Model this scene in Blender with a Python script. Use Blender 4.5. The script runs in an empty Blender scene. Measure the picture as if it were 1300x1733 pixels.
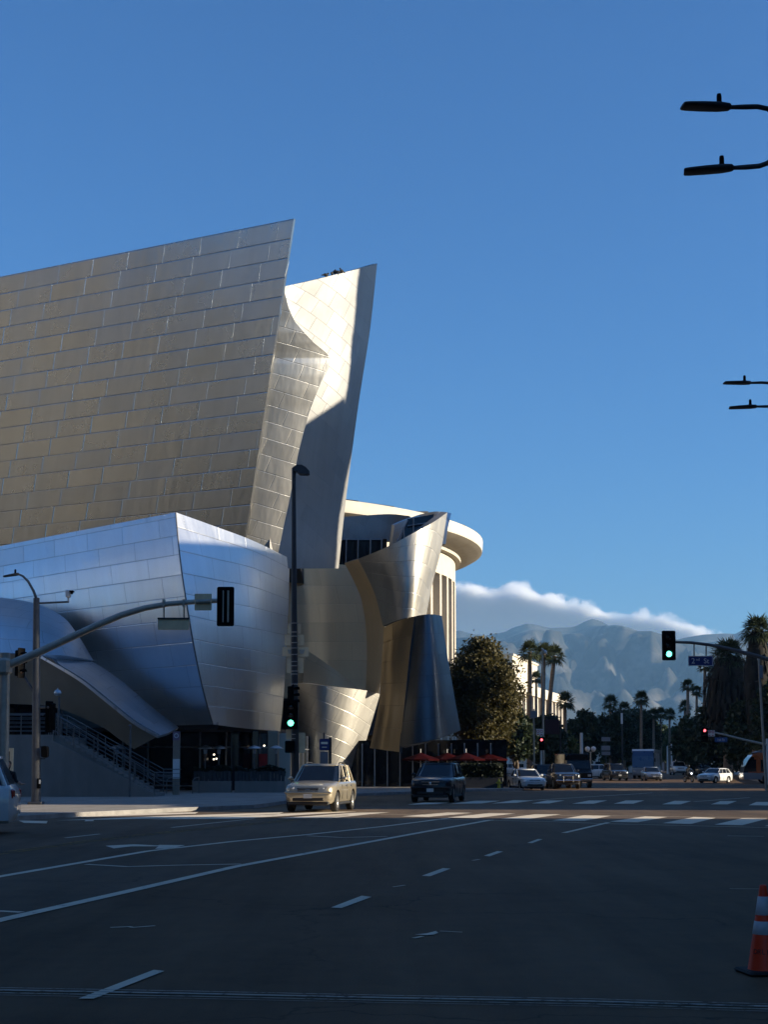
import bpy, bmesh, math, random
import numpy as np
from mathutils import Vector, Matrix, noise
R = math.radians
sc = bpy.context.scene
COL = sc.collection
# ---------------------------------------------------------------- camera, sky, sun, exposure
FL, PITCH, HZ, CAMZ = 2500.0, R(5), 1297.0, 1.65
CY = HZ - FL*math.tan(PITCH)
cam_d = bpy.data.cameras.new("camera")
cam_d.sensor_fit = 'AUTO'; cam_d.sensor_width = 36
cam_d.lens = FL/1733*36
cam_d.shift_y = (CY-866.5)/1733
cam_d.clip_start = 0.2; cam_d.clip_end = 40000
cam = bpy.data.objects.new("camera", cam_d); COL.objects.link(cam)
cam.location = (0, 0, CAMZ); cam.rotation_euler = (R(90)+PITCH, 0, 0)
sc.camera = cam
SUN_EL, SUN_AZ = 16.0, 96.0          # azimuth from +Y (view direction) towards +X
world = bpy.data.worlds.new("World"); sc.world = world; world.use_nodes = True
wn = world.node_tree; bg = wn.nodes['Background']
sky = wn.nodes.new('ShaderNodeTexSky'); sky.sky_type = 'NISHITA'; sky.sun_disc = False
sky.sun_elevation = R(SUN_EL); sky.sun_rotation = R(SUN_AZ)
sky.air_density = 1.2; sky.dust_density = 0.9; sky.ozone_density = 10.5
wn.links.new(sky.outputs[0], bg.inputs[0]); bg.inputs[1].default_value = 0.085
sun_d = bpy.data.lights.new("sun", 'SUN'); sun_d.energy = 5.0; sun_d.angle = R(0.5); sun_d.color = (1, .87, .66)
sun = bpy.data.objects.new("sun", sun_d); COL.objects.link(sun)
SUNV = Vector((math.sin(R(SUN_AZ))*math.cos(R(SUN_EL)), math.cos(R(SUN_AZ))*math.cos(R(SUN_EL)), math.sin(R(SUN_EL))))
sun.rotation_euler = (-SUNV).to_track_quat('-Z', 'Y').to_euler(); sun.location = (60, 0, 60)
sc.view_settings.view_transform = 'Standard'; sc.view_settings.look = 'None'
sc.view_settings.exposure = 1.0; sc.view_settings.gamma = 1
sc.render.engine = 'CYCLES'; sc.cycles.use_denoising = True
sc.cycles.max_bounces = 6; sc.cycles.volume_bounces = 3
# ---------------------------------------------------------------- helpers
def ray(px, py):
    return Vector((0, math.cos(PITCH), math.sin(PITCH))) + Vector((1, 0, 0))*((px-650)/FL) + Vector((0, -math.sin(PITCH), math.cos(PITCH)))*((CY-py)/FL)
def at(px, py, Y):
    d = ray(px, py); return Vector((0, 0, CAMZ)) + d*(Y/d.y)
def G(px, py, z=0.0):
    d = ray(px, py); return Vector((0, 0, CAMZ)) + d*((z-CAMZ)/d.z)
def gz(y):
    t = min(1, max(0, (y-135)/70)); return .45*t*t*(3-2*t)
def gx(px, Y): return at(px, HZ, Y).x
def wp(p): return Vector(p) if (isinstance(p, Vector)) else at(*p)

class MB:
    def __init__(s): s.v=[]; s.f=[]; s.m=[]; s.s=[]; s.uv=[]
    def add(s, vs, fs, mi=0, smooth=False, uvs=None):
        b=len(s.v); s.v += [tuple(v) for v in vs]
        s.uv += (uvs if uvs else [(v[0],v[1]) for v in vs])
        for f in fs: s.f.append(tuple(i+b for i in f)); s.m.append(mi); s.s.append(smooth)
        return s
    def box(s, c, d, rz=0, mi=0, M=None, bev=0):
        hx,hy,hz=d[0]/2,d[1]/2,d[2]/2
        if bev<=0:
            vs=[(x,y,z) for x in(-hx,hx) for y in(-hy,hy) for z in(-hz,hz)]
            fs=[(0,1,3,2),(4,6,7,5),(0,4,5,1),(2,3,7,6),(0,2,6,4),(1,5,7,3)]
        else:
            b=min(bev,hx*.9,hy*.9,hz*.9)
            loop=[(-hx+b,-hy),(hx-b,-hy),(hx,-hy+b),(hx,hy-b),(hx-b,hy),(-hx+b,hy),(-hx,hy-b),(-hx,-hy+b)]
            inn=[(x*(hx-b)/hx,y*(hy-b)/hy) for x,y in loop]
            vs=[(x,y,-hz) for x,y in inn]+[(x,y,-hz+b) for x,y in loop]+[(x,y,hz-b) for x,y in loop]+[(x,y,hz) for x,y in inn]
            fs=[tuple(range(7,-1,-1)),tuple(range(24,32))]
            for r in range(3):
                for i in range(8): fs.append((r*8+i,r*8+(i+1)%8,r*8+8+(i+1)%8,r*8+8+i))
        m=Matrix.Translation(Vector(c))@(M if M is not None else Matrix.Rotation(rz,4,'Z'))
        return s.add([m@Vector(v) for v in vs],fs,mi)
    def tube(s, pts, rad, n=10, mi=0, caps=True, smooth=True, twist=None):
        pts=[Vector(p) for p in pts]
        if not hasattr(rad,'__len__'): rad=[rad]*len(pts)
        ref=None; rings=[]
        for i,p in enumerate(pts):
            t=(pts[min(i+1,len(pts)-1)]-pts[max(i-1,0)]).normalized()
            if ref is None:
                ref=Vector((1,0,0)) if abs(t.x)<.9 else Vector((0,1,0))
            a=(ref-t*ref.dot(t)).normalized(); b=t.cross(a); ref=a
            rings.append([p+(a*math.cos(2*math.pi*k/n)+b*math.sin(2*math.pi*k/n))*rad[i] for k in range(n)])
        vs=[v for r in rings for v in r]; fs=[]
        for i in range(len(pts)-1):
            for k in range(n): fs.append((i*n+k,i*n+(k+1)%n,(i+1)*n+(k+1)%n,(i+1)*n+k))
        s.add(vs,fs,mi,smooth)
        if caps: s.add(rings[0],[tuple(range(n-1,-1,-1))],mi); s.add(rings[-1],[tuple(range(n))],mi)
        return s
    def lathe(s, prof, c=(0,0,0), n=24, mi=0, smooth=True, M=None, a0=0, a1=2*math.pi):
        full=abs(a1-a0-2*math.pi)<1e-6; c=Vector(c); vs=[]; fs=[]; k=n if full else n+1
        for r,z in prof:
            for i in range(k):
                a=a0+(a1-a0)*i/n; p=Vector((r*math.cos(a),r*math.sin(a),z)); vs.append(c+((M@p) if M is not None else p))
        for j in range(len(prof)-1):
            for i in range(n): fs.append((j*k+i,j*k+(i+1)%k,(j+1)*k+(i+1)%k,(j+1)*k+i))
        return s.add(vs,fs,mi,smooth)
    def prism(s, poly, h0, h1, mi=0, M=None, smooth=False):
        n=len(poly); a=sum(poly[i][0]*poly[(i+1)%n][1]-poly[(i+1)%n][0]*poly[i][1] for i in range(n))
        if a<0: poly=poly[::-1]
        vs=[(x,y,h0) for x,y in poly]+[(x,y,h1) for x,y in poly]
        if M is not None: vs=[M@Vector(v) for v in vs]
        fs=[tuple(range(n-1,-1,-1)),tuple(range(n,2*n))]
        s.add(vs,fs,mi); return s.add(vs,[(i,(i+1)%n,n+(i+1)%n,n+i) for i in range(n)],mi,smooth)
    def sphere(s, c, r, n=12, m=8, mi=0):
        r=r if hasattr(r,'__len__') else (r,r,r); vs=[];fs=[]
        for j in range(m+1):
            for i in range(n):
                t=math.pi*j/m;a=2*math.pi*i/n
                vs.append((c[0]+r[0]*math.sin(t)*math.cos(a),c[1]+r[1]*math.sin(t)*math.sin(a),c[2]-r[2]*math.cos(t)))
        for j in range(m):
            for i in range(n): fs.append((j*n+i,j*n+(i+1)%n,(j+1)*n+(i+1)%n,(j+1)*n+i))
        return s.add(vs,fs,mi,True)
    def build(s, name, mats, parent=None, world=False):
        if not isinstance(mats,(list,tuple)): mats=[mats]
        off=Vector((0,0,0))
        if world and parent is not None:
            q=parent
            while q is not None: off+=q.location; q=q.parent
        me=bpy.data.meshes.new(name)
        me.from_pydata([tuple(Vector(v)-off) for v in s.v],[],s.f)
        for m in mats: me.materials.append(m)
        me.polygons.foreach_set('material_index',s.m); me.polygons.foreach_set('use_smooth',s.s)
        ul=me.uv_layers.new(name='UVMap'); li=np.zeros(len(me.loops),dtype=np.int32); me.loops.foreach_get('vertex_index',li)
        ul.data.foreach_set('uv',np.array(s.uv,dtype=np.float32)[li].ravel())
        me.update()
        o=bpy.data.objects.new(name,me); COL.objects.link(o)
        if parent is not None: o.parent=parent
        return o
def tag(o,label,cat,group=None):
    o['label']=label; o['category']=cat
    if group: o['group']=group
    return o
def thing(name,label,cat,loc=(0,0,0),rz=0,group=None):
    o=bpy.data.objects.new(name,None); COL.objects.link(o); o.location=loc; o.rotation_euler=(0,0,rz); o.empty_display_size=.3
    return tag(o,label,cat,group)
def struct(o): o['kind']='structure'; return o
def stuff(o): o['kind']='stuff'; return o
def dup(root,loc,rz=0,label=None,group=None,scale=None):
    r=root.copy(); COL.objects.link(r); r.location=loc; r.rotation_euler=(0,0,rz)
    if scale: r.scale=scale
    if label: r['label']=label
    if group: r['group']=group
    for ch in list(root.children):
        c=ch.copy(); COL.objects.link(c); c.parent=r
        for g in list(ch.children):
            d=g.copy(); COL.objects.link(d); d.parent=c
    return r
def text(body,size,mat,parent,M,name='lettering',depth=.004):
    cu=bpy.data.curves.new(name,'FONT'); cu.body=body; cu.size=size; cu.align_x='CENTER'; cu.align_y='CENTER'; cu.extrude=depth
    cu.materials.append(mat); q=bpy.data.objects.new(name,cu); COL.objects.link(q); bpy.context.view_layer.update()
    me=bpy.data.meshes.new_from_object(q.evaluated_get(bpy.context.evaluated_depsgraph_get())); bpy.data.objects.remove(q); me.transform(M)
    o=bpy.data.objects.new(name,me); COL.objects.link(o); o.parent=parent; return o
# ---------------------------------------------------------------- materials
class NT:
    def __init__(s,m): s.t=m.node_tree
    def n(s,typ,**k):
        nd=s.t.nodes.new('ShaderNode'+typ)
        for a,b in k.items(): setattr(nd,a,b)
        return nd
    def l(s,a,b): s.t.links.new(a,b)
    def math(s,op,a,b=None,c=None):
        nd=s.n('Math',operation=op)
        for i,x in enumerate((a,b,c)):
            if x is None: continue
            if isinstance(x,(int,float)): nd.inputs[i].default_value=x
            else: s.l(x,nd.inputs[i])
        return nd.outputs[0]
    def noise(s,vec,scale,detail=3,rough=.5,sc3=None):
        nd=s.n('TexNoise'); nd.inputs['Scale'].default_value=scale; nd.inputs['Detail'].default_value=detail; nd.inputs['Roughness'].default_value=rough
        if sc3:
            mp=s.n('Mapping'); mp.inputs['Scale'].default_value=sc3; s.l(vec,mp.inputs[0]); vec=mp.outputs[0]
        if vec is not None: s.l(vec,nd.inputs['Vector'])
        return nd.outputs[0]
    def ramp(s,fac,stops):
        nd=s.n('ValToRGB'); e=nd.color_ramp.elements
        while len(e)<len(stops): e.new(.5)
        for x,(p,c) in zip(e,stops): x.position=p; x.color=(*c,1) if hasattr(c,'__len__') else (c,c,c,1)
        s.l(fac,nd.inputs[0]); return nd.outputs[0]
    def mix(s,fac,a,b,typ='RGBA',blend='MIX'):
        nd=s.n('Mix',data_type=typ,blend_type=blend)
        off={'RGBA':6,'FLOAT':2}[typ]
        for i,x in ((0,fac),(off,a),(off+1,b)):
            if isinstance(x,(int,float)): nd.inputs[i].default_value=x if typ=='FLOAT' or i==0 else (x,x,x,1)
            elif isinstance(x,tuple): nd.inputs[i].default_value=(*x,1)
            else: s.l(x,nd.inputs[i])
        return nd.outputs[{'RGBA':2,'FLOAT':0}[typ]]
    def bump(s,h,strength=.3,dist=.05):
        nd=s.n('Bump'); nd.inputs['Strength'].default_value=strength; nd.inputs['Distance'].default_value=dist; s.l(h,nd.inputs['Height']); return nd.outputs[0]
def mat(name):
    m=bpy.data.materials.new(name); m.use_nodes=True; t=NT(m); return m,t,m.node_tree.nodes['Principled BSDF']
def simple(name,col,rough=.5,metal=0,var=.15,scale=3,bump=0,bscale=None,coat=0,spec=None,sc3=None):
    m,t,p=mat(name); tc=t.n('TexCoord').outputs['Object']
    nz=t.noise(tc,scale,4,.6,sc3)
    c=t.ramp(nz,[(.3,tuple(x*(1-var) for x in col)),(.7,tuple(min(1,x*(1+var)) for x in col))])
    t.l(c,p.inputs['Base Color']); p.inputs['Metallic'].default_value=metal
    r=t.math('MULTIPLY_ADD',nz,.2,rough-.1); t.l(r,p.inputs['Roughness'])
    if coat: p.inputs['Coat Weight'].default_value=coat; p.inputs['Coat Roughness'].default_value=.05
    if spec is not None: p.inputs['Specular IOR Level'].default_value=spec
    if bump: t.l(t.bump(t.noise(tc,bscale or scale*4,5,.6),bump,.03),p.inputs['Normal'])
    return m
def emis(name,col,st):
    m,t,p=mat(name); p.inputs['Base Color'].default_value=(*[c*.3 for c in col],1)
    p.inputs['Emission Color'].default_value=(*col,1); p.inputs['Emission Strength'].default_value=st; return m
def steel(name,ph,pw,shift,tint=(.60,.585,.56),rough=.36,metal=1.0,seam=.05,tilt=1.0,wave=1.0,rot=0,seamcol=.8,streak=1.0,shear=0,vcol=None,pv=.16):
    """sheet-metal cladding: rows of panels with lapped seams, each panel a little dished and turned"""
    m,t,p=mat(name); uv=t.n('UVMap').outputs[0]
    sx=t.n('SeparateXYZ')
    if rot or shear:
        mp=t.n('Mapping'); mp.inputs['Rotation'].default_value=(0,0,R(rot)); t.l(uv,mp.inputs[0]); t.l(mp.outputs[0],sx.inputs[0])
    else: t.l(uv,sx.inputs[0])
    x,y=sx.outputs[0],sx.outputs[1]
    ry=t.math('DIVIDE',y,ph); row=t.math('FLOOR',ry); fy=t.math('SUBTRACT',ry,row)
    rx=t.math('MULTIPLY_ADD',row,shift,t.math('DIVIDE',x,pw)); col_=t.math('FLOOR',rx); fx=t.math('SUBTRACT',rx,col_)
    cb=t.n('CombineXYZ'); t.l(col_,cb.inputs[0]); t.l(row,cb.inputs[1])
    wn_=t.n('TexWhiteNoise',noise_dimensions='2D'); t.l(cb.outputs[0],wn_.inputs['Vector'])
    rc=t.n('SeparateColor'); t.l(wn_.outputs['Color'],rc.inputs[0]); r1,r2,r3=rc.outputs
    def edge(f,size,w):
        d=t.math('MULTIPLY',t.math('MINIMUM',f,t.math('SUBTRACT',1,f)),size); mr=t.n('MapRange'); mr.inputs['From Max'].default_value=w; mr.inputs['To Min'].default_value=1; mr.inputs['To Max'].default_value=0; t.l(d,mr.inputs[0]); return mr.outputs[0]
    ex,ey=edge(fx,pw,seam),edge(fy,ph,seam); sm=t.math('MAXIMUM',ex,ey)
    # long upright streaks of uneven tone, finely brushed grain
    st=t.noise(uv,1,5,.65,(.9,.12,1)); gr=t.noise(uv,1,4,.7,(14,1.6,1)); bl=t.noise(uv,.25,4,.6)
    k=t.math('ADD',t.math('MULTIPLY_ADD',r1,pv,1-pv/2),t.math('MULTIPLY',t.math('SUBTRACT',st,.5),.22*streak))
    k=t.math('MULTIPLY',k,t.mix(ey,1.0,seamcol,'FLOAT')); k=t.math('MULTIPLY',k,t.mix(ex,1.0,vcol or seamcol,'FLOAT'))
    cc=t.n('Vector Math'.replace(' ',''),operation='SCALE'); cc.inputs[0].default_value=tint; t.l(k,cc.inputs['Scale'])
    t.l(cc.outputs[0],p.inputs['Base Color']); p.inputs['Metallic'].default_value=metal
    rr=t.math('ADD',t.math('MULTIPLY_ADD',r2,.07,rough-.03),t.math('MULTIPLY',t.math('SUBTRACT',bl,.5),.2)); t.l(rr,p.inputs['Roughness'])
    h=t.math('MULTIPLY',t.math('SUBTRACT',r3,.5),t.math('MULTIPLY',fx,.10*tilt))
    h=t.math('ADD',h,t.math('MULTIPLY',t.math('SUBTRACT',r1,.5),t.math('MULTIPLY',fy,.07*tilt)))
    h=t.math('ADD',h,t.math('MULTIPLY',t.noise(uv,1,2,.5,(1.4,.45,1)),.055*wave))
    h=t.math('ADD',h,t.math('MULTIPLY',gr,.0007))
    h=t.math('SUBTRACT',h,t.math('MULTIPLY',sm,.02))
    t.l(t.bump(h,.55,1.0),p.inputs['Normal'])
    return m
def foliage(name,c1,c2,trans=.25):
    m,t,p=mat(name); ge=t.n('NewGeometry'); tc=t.n('TexCoord').outputs['Object']
    nz=t.noise(tc,.6,4,.65); c=t.ramp(nz,[(.3,c1),(.68,c2)])
    t.l(c,p.inputs['Base Color']); p.inputs['Roughness'].default_value=.55; p.inputs['Specular IOR Level'].default_value=.3
    tr=t.n('BsdfTranslucent'); t.l(c,tr.inputs[0]); mx=t.n('MixShader'); mx.inputs[0].default_value=trans
    t.l(p.outputs[0],mx.inputs[1]); t.l(tr.outputs[0],mx.inputs[2]); t.l(mx.outputs[0],m.node_tree.nodes['Material Output'].inputs[0]); return m
def asphalt(name,a,b,tint):
    m,t,p=mat(name); g=t.n('NewGeometry').outputs['Position']
    n1=t.noise(g,.12,5,.6); n2=t.noise(g,2.2,6,.7); n3=t.noise(g,45,3,.8); n4=t.noise(g,1,5,.65,(1.2,.12,1))
    v=t.math('ADD',t.math('MULTIPLY',n1,.40),t.math('ADD',t.math('MULTIPLY',n2,.34),t.math('ADD',t.math('MULTIPLY',n3,.22),t.math('MULTIPLY',n4,.42))))
    c=t.ramp(v,[(.52,tuple(a*x for x in tint)),(.66,tuple((a+b)/2*x for x in tint)),(.84,tuple(b*x for x in tint))])
    vo=t.n('TexVoronoi',feature='DISTANCE_TO_EDGE'); vo.inputs['Scale'].default_value=.16
    wv=t.n('VectorMath',operation='ADD'); ns=t.n('TexNoise'); ns.inputs['Scale'].default_value=.8; ns.inputs['Detail'].default_value=5; t.l(g,ns.inputs['Vector']); t.l(g,wv.inputs[0])
    sc_=t.n('VectorMath',operation='SCALE'); sc_.inputs['Scale'].default_value=2.6; t.l(ns.outputs['Color'],sc_.inputs[0]); t.l(sc_.outputs[0],wv.inputs[1]); t.l(wv.outputs[0],vo.inputs['Vector'])
    cr=t.ramp(vo.outputs['Distance'],[(0,1),(.006,0)]); ms=t.ramp(t.noise(g,.09,3),[(.44,0),(.54,1)])
    crm=t.math('MULTIPLY',t.math('MULTIPLY',cr,ms),.7)
    c=t.mix(crm,c,tuple(a*.25 for _ in tint)); t.l(c,p.inputs['Base Color'])
    t.l(t.math('MULTIPLY_ADD',n2,.22,.58),p.inputs['Roughness']); p.inputs['Specular IOR Level'].default_value=.06
    t.l(t.bump(n3,.5,.012),p.inputs['Normal']); return m
def paint(name,col,wear,under):
    m,t,p=mat(name); g=t.n('NewGeometry').outputs['Position']
    f=t.math('ADD',t.math('MULTIPLY',t.noise(g,9,6,.75),.7),t.math('MULTIPLY',t.noise(g,.9,4,.6),.3))
    k=t.ramp(f,[(wear,0),(wear+.10,1)]); d=t.noise(g,3,4)
    c=t.mix(k,under,col); c=t.mix(t.math('MULTIPLY',d,.35),c,(.12,.12,.12)); t.l(c,p.inputs['Base Color']); p.inputs['Roughness'].default_value=.8; p.inputs['Specular IOR Level'].default_value=.08
    return m
M={}
M['asphalt']=asphalt('asphalt_grey',.040,.125,(1.52,.98,.58))
M['asphalt_warm']=asphalt('asphalt_brown',.058,.150,(1.36,.98,.66))
M['white_paint']=paint('white_road_paint',(.95,.82,.62),.33,(.06,.06,.06))
M['yellow_paint']=paint('yellow_road_paint',(.42,.25,.07),.44,(.07,.065,.06))
M['joint']=paint('joint_metal',(.62,.55,.44),.40,(.035,.035,.035))
def paving(name,col,size):
    m,t,p=mat(name); g=t.n('NewGeometry').outputs['Position']; s=t.n('SeparateXYZ'); mp=t.n('Mapping'); mp.inputs['Rotation'].default_value=(0,0,R(12)); t.l(g,mp.inputs[0]); t.l(mp.outputs[0],s.inputs[0])
    fx=t.math('FRACT',t.math('DIVIDE',s.outputs[0],size)); fy=t.math('FRACT',t.math('DIVIDE',s.outputs[1],size))
    ln=t.math('MAXIMUM',t.math('LESS_THAN',fx,.03),t.math('LESS_THAN',fy,.03))
    n1=t.noise(g,.5,5,.65); n2=t.noise(g,7,4,.7); st=t.ramp(t.noise(g,1.6,5,.7),[(.30,.55),(.42,1)])
    c=t.ramp(t.math('ADD',t.math('MULTIPLY',n1,.6),t.math('MULTIPLY',n2,.4)),[(.35,tuple(x*.72 for x in col)),(.65,tuple(x*1.15 for x in col))]); c=t.mix(1.0,c,st,'RGBA','MULTIPLY'); c=t.mix(t.math('MULTIPLY',ln,.6),c,tuple(x*.3 for x in col)); t.l(c,p.inputs['Base Color']); p.inputs['Roughness'].default_value=.9; p.inputs['Specular IOR Level'].default_value=.08; t.l(t.bump(n2,.2,.02),p.inputs['Normal']); return m
M['concrete']=paving('pavement_slabs',(.34,.31,.27),1.5)
M['concrete_grey']=simple('grey_concrete',(.23,.215,.19),.85,0,.22,.7,.25,14,sc3=(1,1,.35))
M['kerb']=simple('kerb_concrete',(.26,.25,.24),.85,0,.25,2,.25,20)
M['earth']=simple('city_ground',(.12,.11,.09),.95,0,.4,.02)
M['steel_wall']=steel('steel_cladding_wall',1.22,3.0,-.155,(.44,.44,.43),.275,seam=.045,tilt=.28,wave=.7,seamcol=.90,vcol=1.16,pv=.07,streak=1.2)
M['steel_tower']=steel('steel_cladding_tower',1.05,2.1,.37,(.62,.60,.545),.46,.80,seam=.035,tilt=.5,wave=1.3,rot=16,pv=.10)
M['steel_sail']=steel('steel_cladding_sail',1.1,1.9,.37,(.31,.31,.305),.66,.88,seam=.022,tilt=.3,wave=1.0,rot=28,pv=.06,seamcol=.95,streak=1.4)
M['steel_sky_tint']=steel('steel_cladding_block',1.32,3.6,.31,(.64,.66,.68),.38,seam=.03,tilt=.2,wave=.9,seamcol=.6,streak=1.0,pv=.07)  # faint blue of the reflected sky is put into this base colour
M['steel_drum']=steel('steel_cladding_drum',1.5,3.2,.4,(.80,.60,.36),.5,.3,seam=.03,tilt=.2,wave=.3,seamcol=.85)  # warm bounce light is put into the drum's base colour
M['steel_band']=steel('steel_cladding_band',8,9,.0,(.90,.68,.40),.5,.15,seam=.02,tilt=0,wave=.3)  # colour lightened and warmed to stand for bounce light on the band
M['steel_shaded']=steel('steel_cladding_cone',1.5,2.2,.3,(.13,.14,.15),.42,seam=.03,tilt=.15,wave=.7,seamcol=.8)  # the cone's shade and dark reflections are put into this base colour
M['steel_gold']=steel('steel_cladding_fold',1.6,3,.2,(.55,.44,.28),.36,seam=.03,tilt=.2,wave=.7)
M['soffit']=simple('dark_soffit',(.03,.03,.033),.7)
M['beige_panel']=simple('beige_underside_panels',(.34,.29,.22),.5,.5,.08,.8)
M['dark_glass']=simple('dark_glazing',(.010,.013,.017),.08,0,.2,1,spec=.6)
M['blue_glass']=simple('bluish_glazing',(.03,.04,.05),.07,.3,.2,1)
M['mullion']=simple('aluminium_mullion',(.34,.35,.37),.45,.8)
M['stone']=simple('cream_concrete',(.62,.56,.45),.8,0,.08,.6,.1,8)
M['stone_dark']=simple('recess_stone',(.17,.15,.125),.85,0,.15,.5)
M['white_wall']=simple('white_plaster',(.66,.64,.58),.8,0,.08,.5)
M['grey_wall']=simple('grey_wall',(.22,.23,.25),.8,0,.1,.5)
M['galv']=simple('galvanised_steel',(.46,.41,.34),.5,.4,.18,4)
M['pole_grey']=simple('weathered_pole',(.13,.13,.13),.55,.3,.2,4)
M['pole_dark']=simple('dark_pole',(.035,.037,.042),.5,.3,.2,4)
M['black']=simple('black_housing',(.005,.005,.0055),.8,0,.3,6,spec=.05)
M['lens_off']=simple('unlit_lens',(.02,.012,.010),.25,0,.3,6)
M['green']=emis('green_signal',(.10,1.0,.62),3.0)
M['red']=emis('red_signal',(1.0,.10,.12),2.2)
M['sign_back']=simple('sign_back_tan',(.92,.70,.43),.75,0,.12,3,spec=.1)
M['sign_blue']=simple('sign_blue',(.012,.028,.16),.5,0,.1,3)
M['sign_white']=simple('sign_white',(.72,.72,.70),.5,0,.06,3)
M['sign_red']=simple('sign_red',(.45,.02,.02),.5)
M['rail']=simple('rail_steel',(.17,.17,.17),.45,.7,.1,4)
M['wood']=simple('dark_slats',(.045,.045,.047),.7,0,.4,2,sc3=(6,6,.5))
M['red_cloth']=simple('red_canvas',(.028,.002,.003),.9,0,.25,1.5,spec=.05)
M['heater']=simple('heater_steel',(.52,.54,.56),.4,.7)
M['hydrant']=simple('yellow_enamel',(.72,.46,.03),.45,0,.12,6)
M['cone_orange']=simple('cone_orange',(1.0,.055,.010),.5,0,.14,5)
M['cone_white']=simple('cone_reflective',(.58,.57,.58),.5,0,.16,7)
M['rubber']=simple('black_rubber',(.013,.013,.013),.8,0,.3,8)
M['tyre']=simple('tyre_rubber',(.014,.014,.014),.85,0,.3,8)
M['rim']=simple('alloy_rim',(.55,.55,.55),.35,.8,.1,8)
M['chrome']=simple('chrome_trim',(.72,.72,.72),.18,1,.05,4)
M['lamp_glass']=simple('lamp_glass',(.62,.62,.6),.12,.2,.1,6)
M['lamp_on']=emis('lit_headlamp',(.80,.88,1.0),2.2)
M['tail']=simple('tail_lamp_red',(.30,.012,.012),.2,0,.1,6)
M['plate']=simple('licence_plate',(.62,.62,.60),.5,0,.1,9)
M['trim']=simple('dark_trim',(.02,.02,.021),.6,0,.2,6)
M['cab']=simple('tinted_glass',(.006,.0075,.010),.04,0,.2,2,spec=.55)
def carpaint(name,c,metal=.0): return simple(name,c,.34 if metal else .3,metal,.04,2,coat=.9)
M['tan']=carpaint('champagne_paint',(.46,.40,.29),.55)
M['carblack']=simple('black_paint',(.004,.004,.005),.3,0,.04,2,coat=.45,spec=.3)
M['carwhite']=carpaint('white_paint',(.72,.72,.70))
M['cardark']=carpaint('charcoal_paint',(.022,.024,.028))
M['carsilver']=carpaint('silver_paint',(.30,.33,.38),.6)
M['carblue']=carpaint('grey_blue_paint',(.30,.32,.36),.2)
M['busorange']=carpaint('orange_paint',(.60,.10,.015))
M['coachblue']=carpaint('coach_blue_paint',(.012,.035,.13))
M['bark']=simple('bark',(.10,.075,.055),.9,0,.35,2,.4,9,sc3=(1,1,.3))
M['palmbark']=simple('palm_bark',(.23,.165,.115),.9,0,.3,1.2,.5,4,sc3=(.6,.6,5))
M['skirt']=simple('dead_fronds',(.022,.019,.014),.95,0,.4,2)
M['leaf_olive']=foliage('olive_leaves',(.044,.044,.014),(.125,.102,.034),.32)
M['leaf_dark']=foliage('dark_leaves',(.012,.024,.009),(.040,.058,.022),.15)
M['leaf_mid']=foliage('green_leaves',(.028,.050,.014),(.075,.10,.032),.25)
M['leaf_yellow']=foliage('yellow_green_leaves',(.07,.085,.018),(.17,.17,.05),.35)
M['frond']=foliage('palm_fronds',(.028,.042,.016),(.085,.098,.040),.2)
M['hedge']=foliage('hedge_leaves',(.008,.014,.006),(.025,.034,.014),.1)
M['skin']=simple('skin',(.50,.28,.19),.6,0,.08,8)
M['hair']=simple('brown_hair',(.05,.028,.015),.7,0,.2,9)
M['cloth_dark']=simple('dark_clothing',(.014,.015,.018),.9,0,.3,5)
M['bird']=simple('dark_feathers',(.012,.012,.013),.8)
M['facade_tan']=simple('tan_facade',(.205,.187,.16),.85,0,.15,.08)
# ================================================================ SETTING
def sheet_poly(name,pts,z,m):
    b=MB(); b.add([(p[0],p[1],z) for p in pts],[tuple(range(len(pts)))]); o=b.build(name,m)
    if o.data.polygons[0].normal.z<0: o.data.flip_normals()
    return struct(o)
b=MB(); b.add([(-9000,-400,-.5),(9000,-400,-.5),(9000,9000,-.5),(-9000,9000,-.5)],[(0,1,2,3)]); struct(b.build('ground',M['earth']))
# the asphalt of both streets: one sheet, rising slightly towards the far end
xs=[-160,160]; ys=[-90,0,60,100,135]+[135+7*i for i in range(1,11)]+[260,380,520]
b=MB()
for y in ys:
    for x in xs: b.v.append((x,y,gz(y))); b.uv.append((x,y))
for j in range(len(ys)-1): b.f.append((2*j,2*j+1,2*j+3,2*j+2)); b.m.append(0); b.s.append(True)
struct(b.build('road',M['asphalt']))
def gpts(pts): return [G(*p) for p in pts]
warm=gpts([(-900,1790),(-60,1574),(0,1559),(200,1514),(400,1468),(600,1431),(720,1409),(845,1387.5),(1420,1402),(1420,1364),(900,1363),(500,1366),(-60,1392),(-700,1400),(-1500,1500)])
sheet_poly('road_resurfaced_lanes',warm,.004,M['asphalt_warm'])
kerb_px=[(-420,1397),(-80,1393),(20,1390),(130,1382.5),(300,1374),(430,1368.5),(474,1362),(530,1352.5),(600,1347.5),(700,1343.5),(790,1340),(858,1338.5)]
kl=[G(*p) for p in kerb_px]
kl=[Vector((p.x,p.y,0)) for p in kl]+[Vector((9.6,102.5,0)),Vector((9.9,105,0)),Vector((8.6,108,0)),Vector((2,110.5,0)),Vector((-30,112,0))]
def ribbon(line,w0,w1):
    L=[];Rr=[]
    for i,p in enumerate(line):
        t=(line[min(i+1,len(line)-1)]-line[max(i-1,0)]); t.z=0; t.normalize(); n=Vector((-t.y,t.x,0)); L.append(p+n*w0); Rr.append(p+n*w1)
    return L,Rr
L_,R_=ribbon(kl,0,.16)
b=MB(); n=len(kl)
b.add([(p.x,p.y,.15) for p in L_]+[(p.x,p.y,.15) for p in R_]+[(p.x,p.y,-.02) for p in L_],[(i,i+1,n+i+1,n+i) for i in range(n-1)]+[(2*n+i,2*n+i+1,i+1,i) for i in range(n-1)])
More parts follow.
